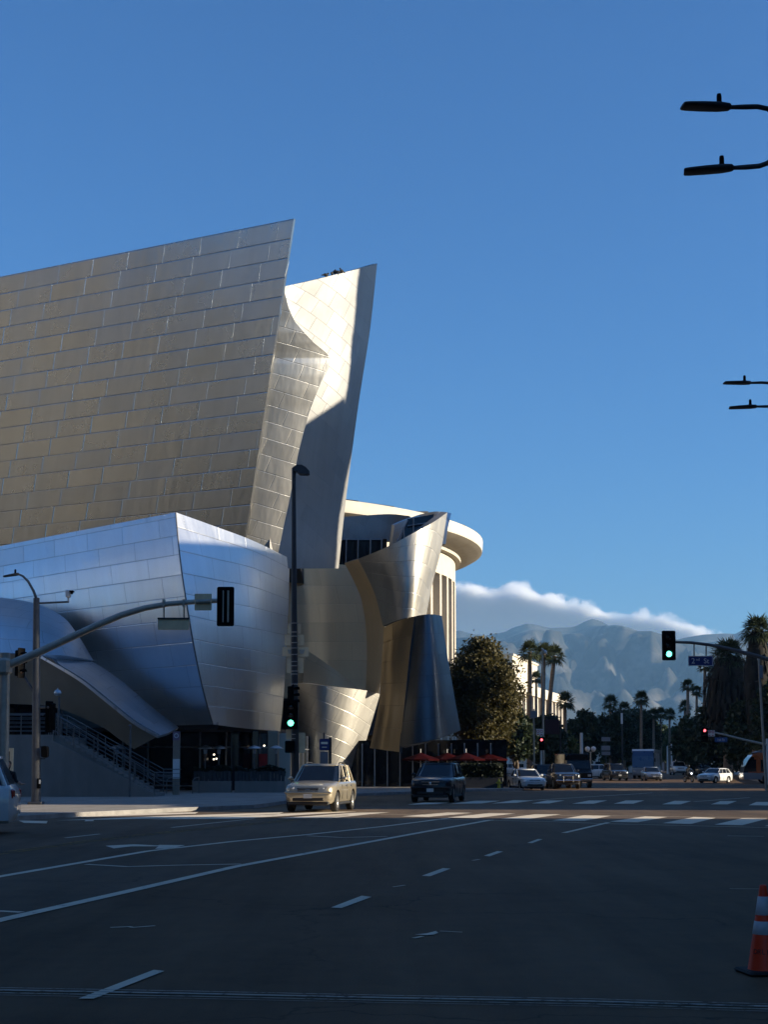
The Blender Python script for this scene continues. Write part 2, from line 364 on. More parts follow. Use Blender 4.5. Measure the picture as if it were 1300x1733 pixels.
struct(b.build('kerb',M['kerb']))
poly=[(p.x,p.y) for p in R_]+[(-90,112),(-90,75)]
b=MB(); b.prism(poly,-.02,.147); struct(b.build('pavement',M['concrete']))
# far left pavement beyond the cross street, and the right-hand pavement
b=MB(); b.prism([(9.5,206),(34,330),(5,340),(-90,340),(-90,206)],gz(206)-.1,gz(206)+.14); struct(b.build('pavement',M['concrete']))
b=MB(); b.prism([(5.2,-60),(60,-60),(60,34),(17,34),(13,30)],-.02,.147); struct(b.build('pavement',M['concrete']))
b=MB(); b.prism([(27,76),(70,76),(120,330),(64,330),(45,190),(38,150)],-.02,.6); struct(b.build('pavement',M['concrete']))
# painted markings -------------------------------------------------
def stripe(b,px,w,z=.009):
    pts=[]
    for (x0,y0),(x1,y1) in zip(px[:-1],px[1:]):
        for k in range(6): pts.append(G(x0+(x1-x0)*k/6,y0+(y1-y0)*k/6))
    pts.append(G(*px[-1]))
    A,B=ribbon(pts,-w/2,w/2); n=len(pts)
    b.add([(p.x,p.y,z) for p in A]+[(p.x,p.y,z) for p in B],[(i,i+1,n+i+1,n+i) for i in range(n-1)])
def flat(b,px,z=.009):
    b.add([(*G(*p).to_2d(),z) for p in px],[tuple(range(len(px)))])
b=MB()
stripe(b,[(-90,1580),(0,1558),(200,1513),(400,1467),(600,1430),(720,1408),(832,1388)],.19)
stripe(b,[(-60,1495),(0,1484),(250,1441),(400,1424),(520,1413),(650,1399),(760,1385)],.17)
stripe(b,[(145,1463.5),(215,1467.5),(300,1465),(408,1463)],.12); stripe(b,[(520,1415),(580,1418),(655,1416)],.12)
stripe(b,[(-40,1544),(0,1543),(36,1545)],.12)
flat(b,[(132,1692),(158,1692),(278,1645),(260,1643)]); flat(b,[(560,1537),(578,1538),(629,1519),(612,1517)])
flat(b,[(714,1483),(728,1484),(763,1471),(750,1470)]); flat(b,[(819,1449),(829,1450),(852,1442),(842,1441)])
flat(b,[(893,1427),(901,1427.5),(919,1421),(911,1420.5)]); stripe(b,[(955,1410),(1030,1392.5)],.15)
flat(b,[(178,1432),(192,1436.5),(222,1433),(268,1433),(262,1437),(288,1437),(313,1431),(270,1430.5),(266,1431.5),(226,1429.5)])
stripe(b,[(110,1418.5),(168,1412)],.1); stripe(b,[(290,1401),(400,1389),(430,1386)],.1)
stripe(b,[(186,1571),(218,1569.5),(224,1571),(262,1568)],.045); flat(b,[(702,1583),(722,1581),(738,1577),(742,1580),(735,1583),(722,1584)])
stripe(b,[(745,1577),(783,1579)],.03); stripe(b,[(700,1589),(716,1586)],.05); stripe(b,[(1232,1415),(1294,1416)],.09)
stripe(b,[(665,1502),(686,1499)],.04); stripe(b,[(800,1457),(812,1455)],.05); stripe(b,[(1236,1505),(1290,1505.5)],.03)
for o in b.f: pass
struct(b.build('lane_markings',M['white_paint']))
b=MB(); c2=lambda L:[(650+x/2,1330+y/2) for x,y in L]
for q in ([(395,112),(490,113),(600,97),(510,97)],[(570,118),(680,119),(770,102),(680,100)],[(765,122),(860,124),(960,106),(885,104)],[(945,127),(1040,130),(1125,109),(1050,106)],[(1120,132),(1215,134),(1300,112),(1215,110)],[(1290,137),(1390,139),(1460,115),(1380,113)],[(215,108),(310,110),(445,94),(355,93)],[(60,104),(150,106),(300,92),(215,91)]): flat(b,c2(q))
stripe(b,[(560,1384),(650,1386),(800,1388),(935,1391),(1030,1394.5),(1300,1401),(1400,1403.5)],.13)
stripe(b,[(600,1378),(800,1379.5),(1000,1380.5),(1300,1384.5)],.10)
for q in ([(225,61),(330,60),(395,51),(310,51)],[(365,60),(450,58),(505,50),(440,49)],[(500,60),(560,60),(612,50),(552,50)],[(638,61),(710,61),(757,50),(695,50)],[(778,61),(845,61),(882,50),(820,50)],[(942,63),(1005,63),(1042,52),(985,51)],[(1108,63),(1165,63),(1196,52),(1140,52)],[(1236,66),(1310,67),(1330,55),(1262,55)],[(80,64),(180,62),(250,53),(160,54)]): flat(b,c2(q))
stripe(b,[(880,1356),(960,1351),(1105,1342)],.14); stripe(b,[(1175,1357),(1270,1350)],.14); stripe(b,[(1060,1345),(1150,1346)],.12); stripe(b,[(1040,1327),(1130,1329)],.25); stripe(b,[(860,1339.5),(1000,1338.5),(1130,1336)],.3)
# western crossing, seen very flat
for q in ([(22,1386.5),(80,1380),(335,1374.8),(330,1377.5)],[(95,1389),(260,1382),(480,1375),(470,1378.5),(330,1384)],[(250,1387),(430,1379.5),(560,1374),(604,1374),(400,1386)],[(470,1385),(600,1376),(660,1375),(560,1385)],[(40,1393),(78,1394),(80,1390),(30,1389)],[(142,1390.5),(158,1390),(158,1387),(146,1387)]): flat(b,q)
struct(b.build('crossing_markings',M['white_paint']))
b=MB(); stripe(b,[(-60,1456),(0,1446.5),(150,1425),(300,1408),(450,1393),(590,1380.5)],.11,.0095); stripe(b,[(-60,1452),(0,1443.5),(150,1422.5),(300,1406),(450,1391.3),(590,1379)],.11,.0095)
stripe(b,[(1040,1350),(1130,1346),(1195,1341),(1224,1335.5),(1170,1335)],.16,.0095); stripe(b,[(1150,1337.5),(1170,1334.5),(1225,1335)],.16,.0095)
stripe(b,[(650,1376.5),(900,1377.5),(1300,1381.5)],.10,.0095)
struct(b.build('yellow_markings',M['yellow_paint']))
b=MB()
for off,w in ((-4.5,.022),(-.5,.055),(4.2,.03),(8,.012)): stripe(b,[(-60,1676+off),(0,1678+off),(330,1684+off),(650,1691+off),(1000,1697+off),(1380,1708+off)],w,.010)
struct(b.build('road_joint',M['joint']))
# ================================================================ MOUNTAINS, CLOUD, HAZE
sil=[(-700,1100),(-300,1085),(0,1080),(400,1075),(700,1078),(780,1067),(800,1072),(822,1076),(850,1070),(872,1061),(893,1055),(905,1057),(930,1063),(958,1062),(975,1060),(990,1052),(1003,1047),(1016,1050),(1030,1058),(1050,1057),(1064,1061),(1085,1070),(1105,1075),(1122,1081),(1140,1084),(1160,1079),(1190,1074),(1225,1072),(1245,1073),(1262,1064),(1290,1058),(1330,1066),(1500,1075),(1900,1090),(2300,1110)]
MD0,MD1=4200.0,7000.0
def silh(px):
    for (x0,y0),(x1,y1) in zip(sil[:-1],sil[1:]):
        if x0<=px<=x1:
            k=(px-x0)/(x1-x0); return y0+(y1-y0)*k
    return sil[0][1]
NU,NV=560,70; b=MB()
for j in range(NV+3):
    t=min(1.0,j/NV)
    for i in range(NU+1):
        px=-700+3000*i/NU
        yy=silh(px); Y=MD0+(MD1-MD0)*t
        top=at(px,yy,MD1); x=top.x*(.80+.20*t); H=top.z
        q=Vector((x/520,Y/900,0)); rid=1-abs(noise.noise(q)*2); r2=1-abs(noise.noise(q*2.7+Vector((7,3,1)))*2); r3=noise.noise(q*7)
        sl=t**.85
        rm=noise.ridged_multi_fractal(Vector((x/760,Y/1150,2.3)),.8,2.2,8,1.0,2.0)
        jag=noise.noise(Vector((x/90,3,1)))*7+noise.noise(Vector((x/33,8,1)))*4
        h=H*sl+(rm-1.2)*250*(t*(1-t)*4)**.75+jag*t+0* (rid-.55)*260*t*(1-t)*1.6+(r2-.5)*150*(t*(1-t))**.7*1.5+r3*30*(1-t)**.5+(.5-abs(noise.noise(q*5.3+Vector((1,9,4)))))*70*(t*(1-t))**.6
        h=max(-2,min(h,1.65+(H-1.65)*Y/MD1*(.955 if t<.97 else 1)))
        if j>NV: Y+=400*(j-NV); h=H*(1-.35*(j-NV))
        b.v.append((x,Y,h)); b.uv.append((x,Y))
for j in range(NV+2):
    for i in range(NU): a=j*(NU+1)+i; b.f.append((a,a+1,a+NU+2,a+NU+1)); b.m.append(0); b.s.append(True)
m,t,p=mat('mountain_scrub'); g=t.n('NewGeometry').outputs['Position']
c=t.ramp(t.noise(g,.006,6,.7),[(.40,(.012,.014,.010)),(.54,(.035,.033,.025)),(.66,(.11,.10,.085))]); t.l(c,p.inputs['Base Color']); p.inputs['Roughness'].default_value=1
struct(b.build('mountains',m))
def cloud():
    m=bpy.data.materials.new('cloud_vapour'); m.use_nodes=True; t=NT(m); nt=m.node_tree; nt.nodes.remove(nt.nodes['Principled BSDF'])
    pv=t.n('VolumePrincipled'); pv.inputs['Color'].default_value=(.97,.97,.98,1); pv.inputs['Anisotropy'].default_value=.2
    tc=t.n('TexCoord').outputs['Object']; s=t.n('SeparateXYZ'); t.l(tc,s.inputs[0])
    n1=t.noise(tc,.0042,9,.66); n2=t.noise(tc,.0012,3,.5)
    # height envelope: full at the foot, thinning to the top, sloping down to the right
    up=t.math('DIVIDE',s.outputs[2],CH)                       # 0..1
    xr=t.math('DIVIDE',s.outputs[0],CW)                       # -.5...5
    env=t.ramp(t.math('ADD',xr,.5),[(0,.78),(.22,1.0),(.36,.95),(.50,.72),(.62,.50),(.70,.56),(.80,.34),(.90,.06),(1,-.2)])
    f=t.math('SUBTRACT',t.math('ADD',t.math('MULTIPLY',t.math('SUBTRACT',n1,.5),.62),t.math('MULTIPLY',t.math('SUBTRACT',n2,.5),.55)),t.math('SUBTRACT',up,t.math('SUBTRACT',env,.04)))
    mr=t.n('MapRange'); mr.inputs['From Min'].default_value=0; mr.inputs['From Max'].default_value=.17; t.l(f,mr.inputs[0])
    t.l(t.math('MULTIPLY',mr.outputs[0],.06),pv.inputs['Density']); t.l(pv.outputs[0],nt.nodes['Material Output'].inputs['Volume'])
    return m
CY_=10200.0; x0=at(640,1100,CY_).x; x1=at(1310,1100,CY_).x; z0=at(800,1120,CY_).z; z1=at(800,985,CY_).z; CW,CH=x1-x0,z1-z0
b=MB(); b.box((0,0,CH/2),(CW,700,CH)); cl=b.build('cloud_bank',cloud()); cl.location=((x0+x1)/2,CY_,z0); stuff(cl)
cl['label']='long white cloud bank lying on the mountain tops'
hz_m=bpy.data.materials.new('haze_air'); hz_m.use_nodes=True; t=NT(hz_m); hz_m.node_tree.nodes.remove(hz_m.node_tree.nodes['Principled BSDF'])
pv=t.n('VolumePrincipled'); pv.inputs['Color'].default_value=(.33,.64,1,1); pv.inputs['Density'].default_value=HAZE_D if 'HAZE_D' in globals() else .66e-4; pv.inputs['Anisotropy'].default_value=0
t.l(pv.outputs[0],hz_m.node_tree.nodes['Material Output'].inputs['Volume'])
b=MB(); b.box((0,4300,379),(19400,9600,882)); hz=b.build('haze',hz_m); stuff(hz)
# ================================================================ CONCERT HALL
def catmull(P,k):
    n=len(P)
    if n==2: return P[0].lerp(P[1],k)
    x=k*(n-1); i=min(int(x),n-2); t=x-i
    p1,p2=P[i],P[i+1]; p0=P[i-1] if i>0 else p1*2-p2; p3=P[i+2] if i+2<n else p2*2-p1
    return .5*((2*p1)+(p2-p0)*t+(2*p0-5*p1+4*p2-p3)*t*t+(3*p1-p0-3*p2+p3)*t**3)
def sheet(name,rows,m,parent,thick=.5,nu=28,nv=24,mback=None,anchor='R',lin=False):
    """a curved clad sheet with real thickness, from rows of points (top row first)"""
    rows=[[wp(p) for p in r] for r in rows][::-1]
    fn=(lambda P,k:P[min(int(k*(len(P)-1)),len(P)-2)].lerp(P[min(int(k*(len(P)-1)),len(P)-2)+1],k*(len(P)-1)-min(int(k*(len(P)-1)),len(P)-2))) if lin else catmull
    if all(len(r)==2 for r in rows): nu=1 if lin else nu
    cols=[[fn(r,i/nu) for r in rows] for i in range(nu+1)]
    g=[[fn(c,j/nv) for c in cols] for j in range(nv+1)]
    mid=[0]
    for j in range(nv): mid.append(mid[-1]+(g[j+1][nu//2]-g[j][nu//2]).length)
    V=[];UV=[]
    for j in range(nv+1):
        L=0
        tot=sum((g[j][i+1]-g[j][i]).length for i in range(nu)); half=0
        for i in range(nu+1):
            if i: L+=(g[j][i]-g[j][i-1]).length
            V.append(g[j][i]); UV.append(((L-tot if anchor=='R' else L)+60,mid[j]))
    N=[]
    for j in range(nv+1):
        for i in range(nu+1):
            du=g[j][min(i+1,nu)]-g[j][max(i-1,0)]; dv=g[min(j+1,nv)][i]-g[max(j-1,0)][i]; nn=du.cross(dv); N.append(nn.normalized() if nn.length>1e-9 else Vector((0,-1,0)))
    c=sum(V,Vector())/len(V); nm=sum(N,Vector()); sgn=1 if nm.dot(Vector((0,0,CAMZ))-c)>0 else -1
    back=[v-n*sgn*thick for v,n in zip(V,N)]; K=nu+1
    fr=[(j*K+i,j*K+i+1,(j+1)*K+i+1,(j+1)*K+i) for j in range(nv) for i in range(nu)]
    if sgn<0: fr=[f[::-1] for f in fr]
    b=MB(); b.add(V,fr,0,True,UV); b.add(back,[f[::-1] for f in fr],1,True,UV)
    loop=[i for i in range(K)]+[j*K+nu for j in range(1,nv+1)]+[nv*K+i for i in range(nu-1,-1,-1)]+[j*K for j in range(nv-1,0,-1)]
    sv=[V[i] for i in loop]+[back[i] for i in loop]; n=len(loop)
    sf=[(i,(i+1)%n,n+(i+1)%n,n+i) for i in range(n)]
    if sgn>0: sf=[f[::-1] for f in sf]
    b.add(sv,sf,2,False)
    return b.build(name,[m,mback or M['soffit'],M['pole_grey'] if mback is None else mback],parent,True)
hall=thing('concert_hall','huge concert hall of curved stainless steel sails on the far left street corner','concert hall',(-12,96,0))
# big leaning wall
wTR=Vector(at(497,370,92)); wBR=Vector(at(409,948,96.5)); wd=Vector((-.888,.46,0))
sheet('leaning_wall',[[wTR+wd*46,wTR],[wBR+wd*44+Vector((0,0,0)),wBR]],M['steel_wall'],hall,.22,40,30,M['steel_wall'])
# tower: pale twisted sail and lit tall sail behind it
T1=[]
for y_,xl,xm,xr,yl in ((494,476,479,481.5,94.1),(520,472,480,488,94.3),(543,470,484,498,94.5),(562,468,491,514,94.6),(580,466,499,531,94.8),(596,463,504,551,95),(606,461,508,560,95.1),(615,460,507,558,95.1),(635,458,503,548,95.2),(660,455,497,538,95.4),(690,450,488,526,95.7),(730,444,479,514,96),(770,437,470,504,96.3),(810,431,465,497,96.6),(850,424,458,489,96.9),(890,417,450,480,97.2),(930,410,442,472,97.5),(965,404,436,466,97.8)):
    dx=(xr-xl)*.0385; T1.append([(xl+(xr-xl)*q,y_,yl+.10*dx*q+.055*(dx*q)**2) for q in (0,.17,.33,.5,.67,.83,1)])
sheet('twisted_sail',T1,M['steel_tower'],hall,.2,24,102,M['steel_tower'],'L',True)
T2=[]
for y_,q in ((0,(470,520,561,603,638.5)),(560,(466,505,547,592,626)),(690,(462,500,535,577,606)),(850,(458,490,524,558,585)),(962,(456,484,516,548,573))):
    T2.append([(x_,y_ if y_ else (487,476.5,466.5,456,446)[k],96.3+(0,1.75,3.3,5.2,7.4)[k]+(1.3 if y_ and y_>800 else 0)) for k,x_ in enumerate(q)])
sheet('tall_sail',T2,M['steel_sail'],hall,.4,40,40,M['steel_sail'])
bk=MB(); q=[Vector(at(560,470,98.6)),Vector(at(640,445,100.9)),Vector(at(560,466,112))]
# blue corner block: two bulging faces
C=[(297,867,84.4),(305,950,82.9),(317,1030,82.2),(329,1100,82.5),(344,1170,83.4),(360,1226,84.8)]
CL=[Vector(at(*c)) for c in C]; kz=[0,.7,1.0,.8,.2,-.6]
left=[]
for k,c in enumerate(CL):
    e=c+Vector((-29.4,29.4,0)); left.append([e+Vector((0,.4,0)),c.lerp(e,.66)+Vector((-.1,-.25,0))*1,c.lerp(e,.33)+Vector((-.1,-.25,0)),c])
sheet('corner_block_face',left,M['steel_sky_tint'],hall,.05,30,24)
right=[]
E_=[(490,945,100),(489,1000,99.6),(486,1065,99.4),(483,1130,99.4),(479,1190,99.8),(474,1238,100.3)]
mids=[[(360,889.5,87.6),(428,915,92.6)],[(362,962,86.4),(428,976,91.8)],[(372,1043,86.2),(432,1054,91.4)],[(380,1110,86.6),(434,1118,91.4)],[(390,1176,87.6),(436,1182,92)],[(398,1231,88.8),(438,1235,93)]]
for k in range(6): right.append([CL[k]]+[Vector(at(*q)) for q in mids[k]]+[Vector(at(*E_[k]))])
sheet('corner_block_face',right,M['steel_sky_tint'],hall,.05,30,24)
# swooping canopy at the lower left: hump, top sheet and pale underside
sheet('canopy_hump',[[(-260,985,104),(-60,1005,94),(45,1018,90.5),(100,1040,89),(128,1070,88),(157,1117,87)],[(-260,1040,101),(-60,1050,90),(40,1058,86.5),(92,1072,86),(125,1090,86.4),(157,1117.5,87)],[(-260,1105,99),(-60,1106,87),(40,1107,83.8),(85,1108,84),(120,1111,85.2),(157,1118,87)]],M['steel_sky_tint'],hall,.3,30,14,M['steel_sky_tint'])
sheet('canopy_top',[[(62,1106,86),(110,1111,86.6),(152,1118,87),(205,1152,86.4),(255,1195,85.6),(302,1231,85)],[(66,1108,84),(104,1122,83.8),(144,1142,83.4),(192,1178,82.6),(238,1215,82),(285,1240,81.8)],[(70,1110,82),(100,1127,81.5),(140,1152,81),(185,1188,80.6),(228,1222,80.3),(268,1245,80.2)]],M['steel_sky_tint'],hall,.15,24,8,M['steel_sky_tint'])
sheet('canopy_underside',[[(-260,1098,98),(-60,1104,86),(70,1111,82.02),(100,1128,81.52),(140,1153,81.02),(185,1189,80.62),(228,1223,80.32),(268,1245.5,80.2)],[(-260,1190,99),(-60,1190,88),(40,1192,84.5),(90,1197,83),(135,1213,82.5),(175,1232,82),(200,1250,81.6),(226,1268,81.2)]],M['beige_panel'],hall,.15,30,6)
# warm-tinted drum, its deep edge band, and the bright cup-shaped sail
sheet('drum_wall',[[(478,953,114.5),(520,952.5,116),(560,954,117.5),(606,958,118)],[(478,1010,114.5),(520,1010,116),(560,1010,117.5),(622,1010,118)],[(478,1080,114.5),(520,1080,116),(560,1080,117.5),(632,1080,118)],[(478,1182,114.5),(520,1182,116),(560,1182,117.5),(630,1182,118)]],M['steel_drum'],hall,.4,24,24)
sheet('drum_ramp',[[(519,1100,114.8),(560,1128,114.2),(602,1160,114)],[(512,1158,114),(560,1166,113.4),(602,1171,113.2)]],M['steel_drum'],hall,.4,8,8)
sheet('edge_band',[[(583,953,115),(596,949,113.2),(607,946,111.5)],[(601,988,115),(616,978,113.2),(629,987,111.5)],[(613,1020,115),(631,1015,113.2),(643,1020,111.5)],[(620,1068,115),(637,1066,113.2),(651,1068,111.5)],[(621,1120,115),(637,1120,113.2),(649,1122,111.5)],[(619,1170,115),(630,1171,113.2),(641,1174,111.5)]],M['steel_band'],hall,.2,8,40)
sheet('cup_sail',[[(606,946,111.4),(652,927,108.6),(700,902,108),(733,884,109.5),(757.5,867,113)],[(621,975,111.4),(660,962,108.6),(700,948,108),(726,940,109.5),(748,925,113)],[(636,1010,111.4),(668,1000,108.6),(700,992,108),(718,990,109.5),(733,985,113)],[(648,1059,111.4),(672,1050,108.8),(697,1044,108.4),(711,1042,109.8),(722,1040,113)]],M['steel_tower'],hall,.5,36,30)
sheet('cup_back',[[(668,888,119),(700,874,120.5),(733,866,119.5),(758,867,113.6)],[(664,915,119),(700,910,120.5),(733,898,119.5),(752,892,113.4)],[(660,940,119),(700,940,120.5),(733,930,119.5),(748,920,113.4)]],M['steel_sky_tint'],hall,.3,20,10,M['steel_sky_tint'])
sheet('upper_wall',[[(578,875,121),(620,872,122),(660,870,122.5),(692,873,122)],[(574,917,121),(620,916,122),(660,916,122.5),(692,918,122)]],M['steel_sail'],hall,.5,20,6)
gw=MB(); gw.add([at(540,912,120.5),at(655,912,121.4),at(655,962,121.4),at(540,962,120.5)],[(0,1,2,3)]); gl=gw.build('window_band',M['dark_glass'],hall,True)
mm=MB()
for px in (562,586,606,627,646): mm.tube([at(px,911,120.2),at(px-1,960,120.2)],.06,6)
mm.tube([at(556,913,120.2),at(648,913,120.9)],.05,6); mm.build('mullions',M['mullion'],gl,True)
gw=MB(); gw.add([at(664,955,116),at(690,878,116.4),at(735,870,116.4),at(722,915,116.2)],[(0,1,2,3)]); g2=gw.build('terrace_glazing',M['dark_glass'],hall,True)
mm=MB(); mm.tube([at(664,935,115.8),at(690,880,116.2)],.07,6); mm.tube([at(672,930,115.8),at(672,912,115.8)],.05,6); mm.tube([at(684,926,115.8),at(684,893,115.8)],.05,6); mm.tube([at(700,905,115.8),at(700,876,115.8)],.05,6); mm.tube([at(690,890,116.1),at(728,884,116.1)],.05,6); mm.build('mullions',M['mullion'],g2,True)
# lower gold cone, folded sheet, dark cone
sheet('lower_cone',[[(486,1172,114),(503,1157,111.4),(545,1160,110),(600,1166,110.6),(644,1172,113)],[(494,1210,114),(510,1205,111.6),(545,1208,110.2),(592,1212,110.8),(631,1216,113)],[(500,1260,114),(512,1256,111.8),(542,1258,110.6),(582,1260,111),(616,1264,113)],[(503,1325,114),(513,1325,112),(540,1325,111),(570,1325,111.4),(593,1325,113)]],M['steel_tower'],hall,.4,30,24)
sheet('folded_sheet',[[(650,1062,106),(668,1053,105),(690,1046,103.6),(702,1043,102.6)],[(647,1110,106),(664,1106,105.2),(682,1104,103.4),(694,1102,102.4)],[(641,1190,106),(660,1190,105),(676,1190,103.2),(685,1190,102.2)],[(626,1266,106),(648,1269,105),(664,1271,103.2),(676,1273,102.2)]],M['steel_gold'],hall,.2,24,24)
sheet('dark_cone',[[(699,1044,103.4),(712,1041,101.4),(730,1039.5,101.2),(748,1042,103.8)],[(692,1110,103),(711,1108,100.6),(736,1107,100.4),(757,1106,103.4)],[(683,1190,102.6),(708,1188,99.8),(742,1185,99.8),(770,1182,103)],[(676,1264,102.2),(706,1258,99.4),(746,1249,99.4),(780,1236,102.8)]],M['steel_shaded'],hall,.4,30,24)
# solid core behind the sheets
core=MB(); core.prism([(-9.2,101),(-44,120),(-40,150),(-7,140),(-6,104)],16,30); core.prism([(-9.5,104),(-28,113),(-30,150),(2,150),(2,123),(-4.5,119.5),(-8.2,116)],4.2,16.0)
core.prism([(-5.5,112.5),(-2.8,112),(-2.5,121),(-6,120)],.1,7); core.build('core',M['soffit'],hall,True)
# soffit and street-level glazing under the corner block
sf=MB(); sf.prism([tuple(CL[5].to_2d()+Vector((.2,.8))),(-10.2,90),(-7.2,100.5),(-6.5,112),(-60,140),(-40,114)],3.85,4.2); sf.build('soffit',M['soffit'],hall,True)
gl=MB(); fp=[(-36,108),(-22,97),(-13.5,95),(-8.6,96.5),(-6.6,104),(-5.5,112)]
for a,c in zip(fp[:-1],fp[1:]): gl.add([(*a,.1),(*c,.1),(*c,3.9),(*a,3.9)],[(0,1,2,3)])
glz=gl.build('street_glazing',M['dark_glass'],hall,True)
mm=MB()
for a,c in zip(fp[:-1],fp[1:]):
    a_=Vector(a);c_=Vector(c);k=max(2,int((c_-a_).length/1.5))
    for i in range(k+1):
        p_=a_.lerp(c_,i/k); mm.box((p_.x,p_.y-.06,2),(.09,.14,3.8))
    for z in (.4,2.9):
        mm.tube([(a_.x,a_.y-.05,z),(c_.x,c_.y-.05,z)],.05,6)
mm.build('mullions',M['mullion'],glz,True)
for px,w in ((398,.5),(432,.45),(462,.7)):
    x=gx(px,94); b=MB(); b.box((x,94,2),(w,.5,3.8),bev=.05); b.build('pier',M['blue_glass'] if w<.6 else M['beige_panel'],hall,True)
b=MB(); b.box((gx(474,101),101,2.0),(1.4,.4,3.8)); b.build('warm_wall',M['stone'],hall,True)
# storefront beneath the cones
gl=MB(); gl.add([(-3,112.6,.1),(9.0,108.5,.1),(9.0,108.5,3.6),(-3,112.6,3.6)],[(0,1,2,3)]); g3=gl.build('terrace_glazing',M['dark_glass'],hall,True)
mm=MB()
for k in range(12):
    x=-2.6+k*.95; mm.box((x,112.4-(x+3)*.342,1.7),(.08,.1,3.3))
mm.build('mullions',M['mullion'],g3,True)
# left ground-floor frontage behind the stair
gl=MB(); gl.add([(-46,100,.1),(-20,92,.1),(-20,92,7.2),(-46,100,7.2)],[(0,1,2,3)]); g4=gl.build('foyer_glazing',M['dark_glass'],hall,True)
mm=MB()
for k in range(14):
    x=-44+k*1.85; mm.box((x,99.4-(x+46)*.3077,3.6),(.12,.16,7))
for z in (4.9,): mm.tube([(-46,99.8,z),(-20,91.8,z)],.07,6)
mm.build('mullions',M['mullion'],g4,True)
b=MB(); b.box((gx(441,95),94.9,1.9),(.95,.06,1.1)); b.build('red_panel',M['sign_red'],hall,True)
for px,py in ((362,1277),(361.5,1285),(366,1284),(447,1262)):
    b=MB(); b.sphere(at(px,py,94.2),.06,8,6); b.build('pendant_lamp',emis('pendant_glow_%d'%px,(1,.86,.65),1.6),hall,True)
# ================================================================ STAIRCASE
SY=74.0
def sx(px): return gx(px,SY)
st=thing('street_staircase','grey concrete outdoor staircase with side wall climbing left to the hall foyer','staircase',(sx(190),SY,.147))
nst=19; xa,xb=sx(262),sx(88); zt=at(88,1244,SY).z
b=MB(); prof=[(xa,.147)]
for k in range(nst):
    z=.147+(zt-.147)*(k+1)/nst; x=xa+(xb-xa)*k/nst; x2=xa+(xb-xa)*(k+1)/nst; prof+=[(x,z),(x2,z)]
prof+=[(xb,.1),(xa,.1)]
Mx=Matrix(((1,0,0,0),(0,0,1,0),(0,1,0,0),(0,0,0,1)))
b.prism(prof,SY+.25,SY+3.4,M=Mx); b.build('steps',M['concrete_grey'],st,True)
b=MB(); b.prism([(xa-.05,.1),(xa-.05,.30),(xb,zt-.28),(xb,zt+.02),(sx(-900),zt+.02),(sx(-900),.1)],SY,SY+.24,M=Mx); b.build('side_wall',M['concrete_grey'],st,True)
b=MB(); b.box(((xb+sx(-900))/2,SY+4.2,zt/2),(abs(xb-sx(-900))-.01,7.9,zt-.01)); b.build('landing',M['concrete_grey'],st,True)
def railing(y,x_lo,z_lo,x_hi,z_hi,x_end,h=1.05,n=5):
    b=MB()
    for k in range(n):
        dz=h*(1-k*.2); r=.028 if k==0 else .016
        b.tube([(x_lo+.9,y,z_lo+dz),(x_lo,y,z_lo+dz),(x_hi,y,z_hi+dz),(x_end,y,z_hi+dz)],r,6)
    o=b.build('railing',M['rail'],st,True)
    for k in range(13):
        t=k/5; x=x_lo+(x_hi-x_lo)*t; z=z_lo+(z_hi-z_lo)*t
        if k>5: x=x_hi+(x_end-x_hi)*(k-5)/7; z=z_hi
        b=MB(); b.tube([(x,y,z-.12),(x,y,z+h)],.024,6); b.build('post',M['rail'],o,True)
railing(SY+.12,xa-.05,.3,xb,zt+.02,sx(-300)); railing(SY+3.2,xa-.05,.45,xb,zt+.05,sx(-300))
railing(SY+1.7,xa-.3,.25,xb,zt+.02,xb-.6,.95,2)
# ================================================================ ROUND PAVILION
pc=(-28.0,198.0)
pav=thing('round_pavilion','cream pavilion with a wide disc roof on tall slender columns behind the steel hall','pavilion',(pc[0],pc[1],.4))
b=MB(); b.lathe([(41.2,30.1),(41.3,31.5),(30,34.0),(12,35.2),(.01,35.4)],pc+(0,),120,0); b.lathe([(36,28.4),(38.3,28.7)],pc+(0,),120,1); b.lathe([(38.3,28.7),(38.35,29.15)],pc+(0,),120,0); b.lathe([(38.35,29.15),(40.5,29.7),(41.2,30.1)],pc+(0,),120,1)
b.build('roof',[M['stone'],simple('soffit_stone',(.36,.31,.24),.85,0,.1,.8)],pav,True)
b=MB()
for k in range(48):
    a=2*math.pi*k/48; d=Vector((math.cos(a),math.sin(a),0)); p0=Vector(pc+(0,)); b.tube([p0+d*41.25+Vector((0,0,31.54)),p0+d*30+Vector((0,0,34.05))],.07,4)
b.build('roof_ribs',M['stone_dark'],pav,True)
b=MB(); b.lathe([(37.6,25.8),(37.6,28.5)],pc+(0,),120); b.lathe([(37.6,25.8),(34.5,25.7)],pc+(0,),120); b.build('cornice',M['stone'],pav,True)
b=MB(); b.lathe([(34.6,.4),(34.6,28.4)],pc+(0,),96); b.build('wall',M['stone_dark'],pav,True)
for k in range(30):
    a=R(-112+k*4.8); c=(pc[0]+36.7*math.cos(a),pc[1]+36.7*math.sin(a),13.2)
    b=MB(); b.box(c,(1.9,.62,25.3),a,bev=.08); b.build('column',M['stone'],pav,True)
b=MB(); x=gx(718,196); b.box((x,196,34.2),(1.1,1.6,2.4),bev=.08); b.box((x,196,35.5),(1.25,1.75,.2)); b.build('chimney',M['stone_dark'],pav,True)
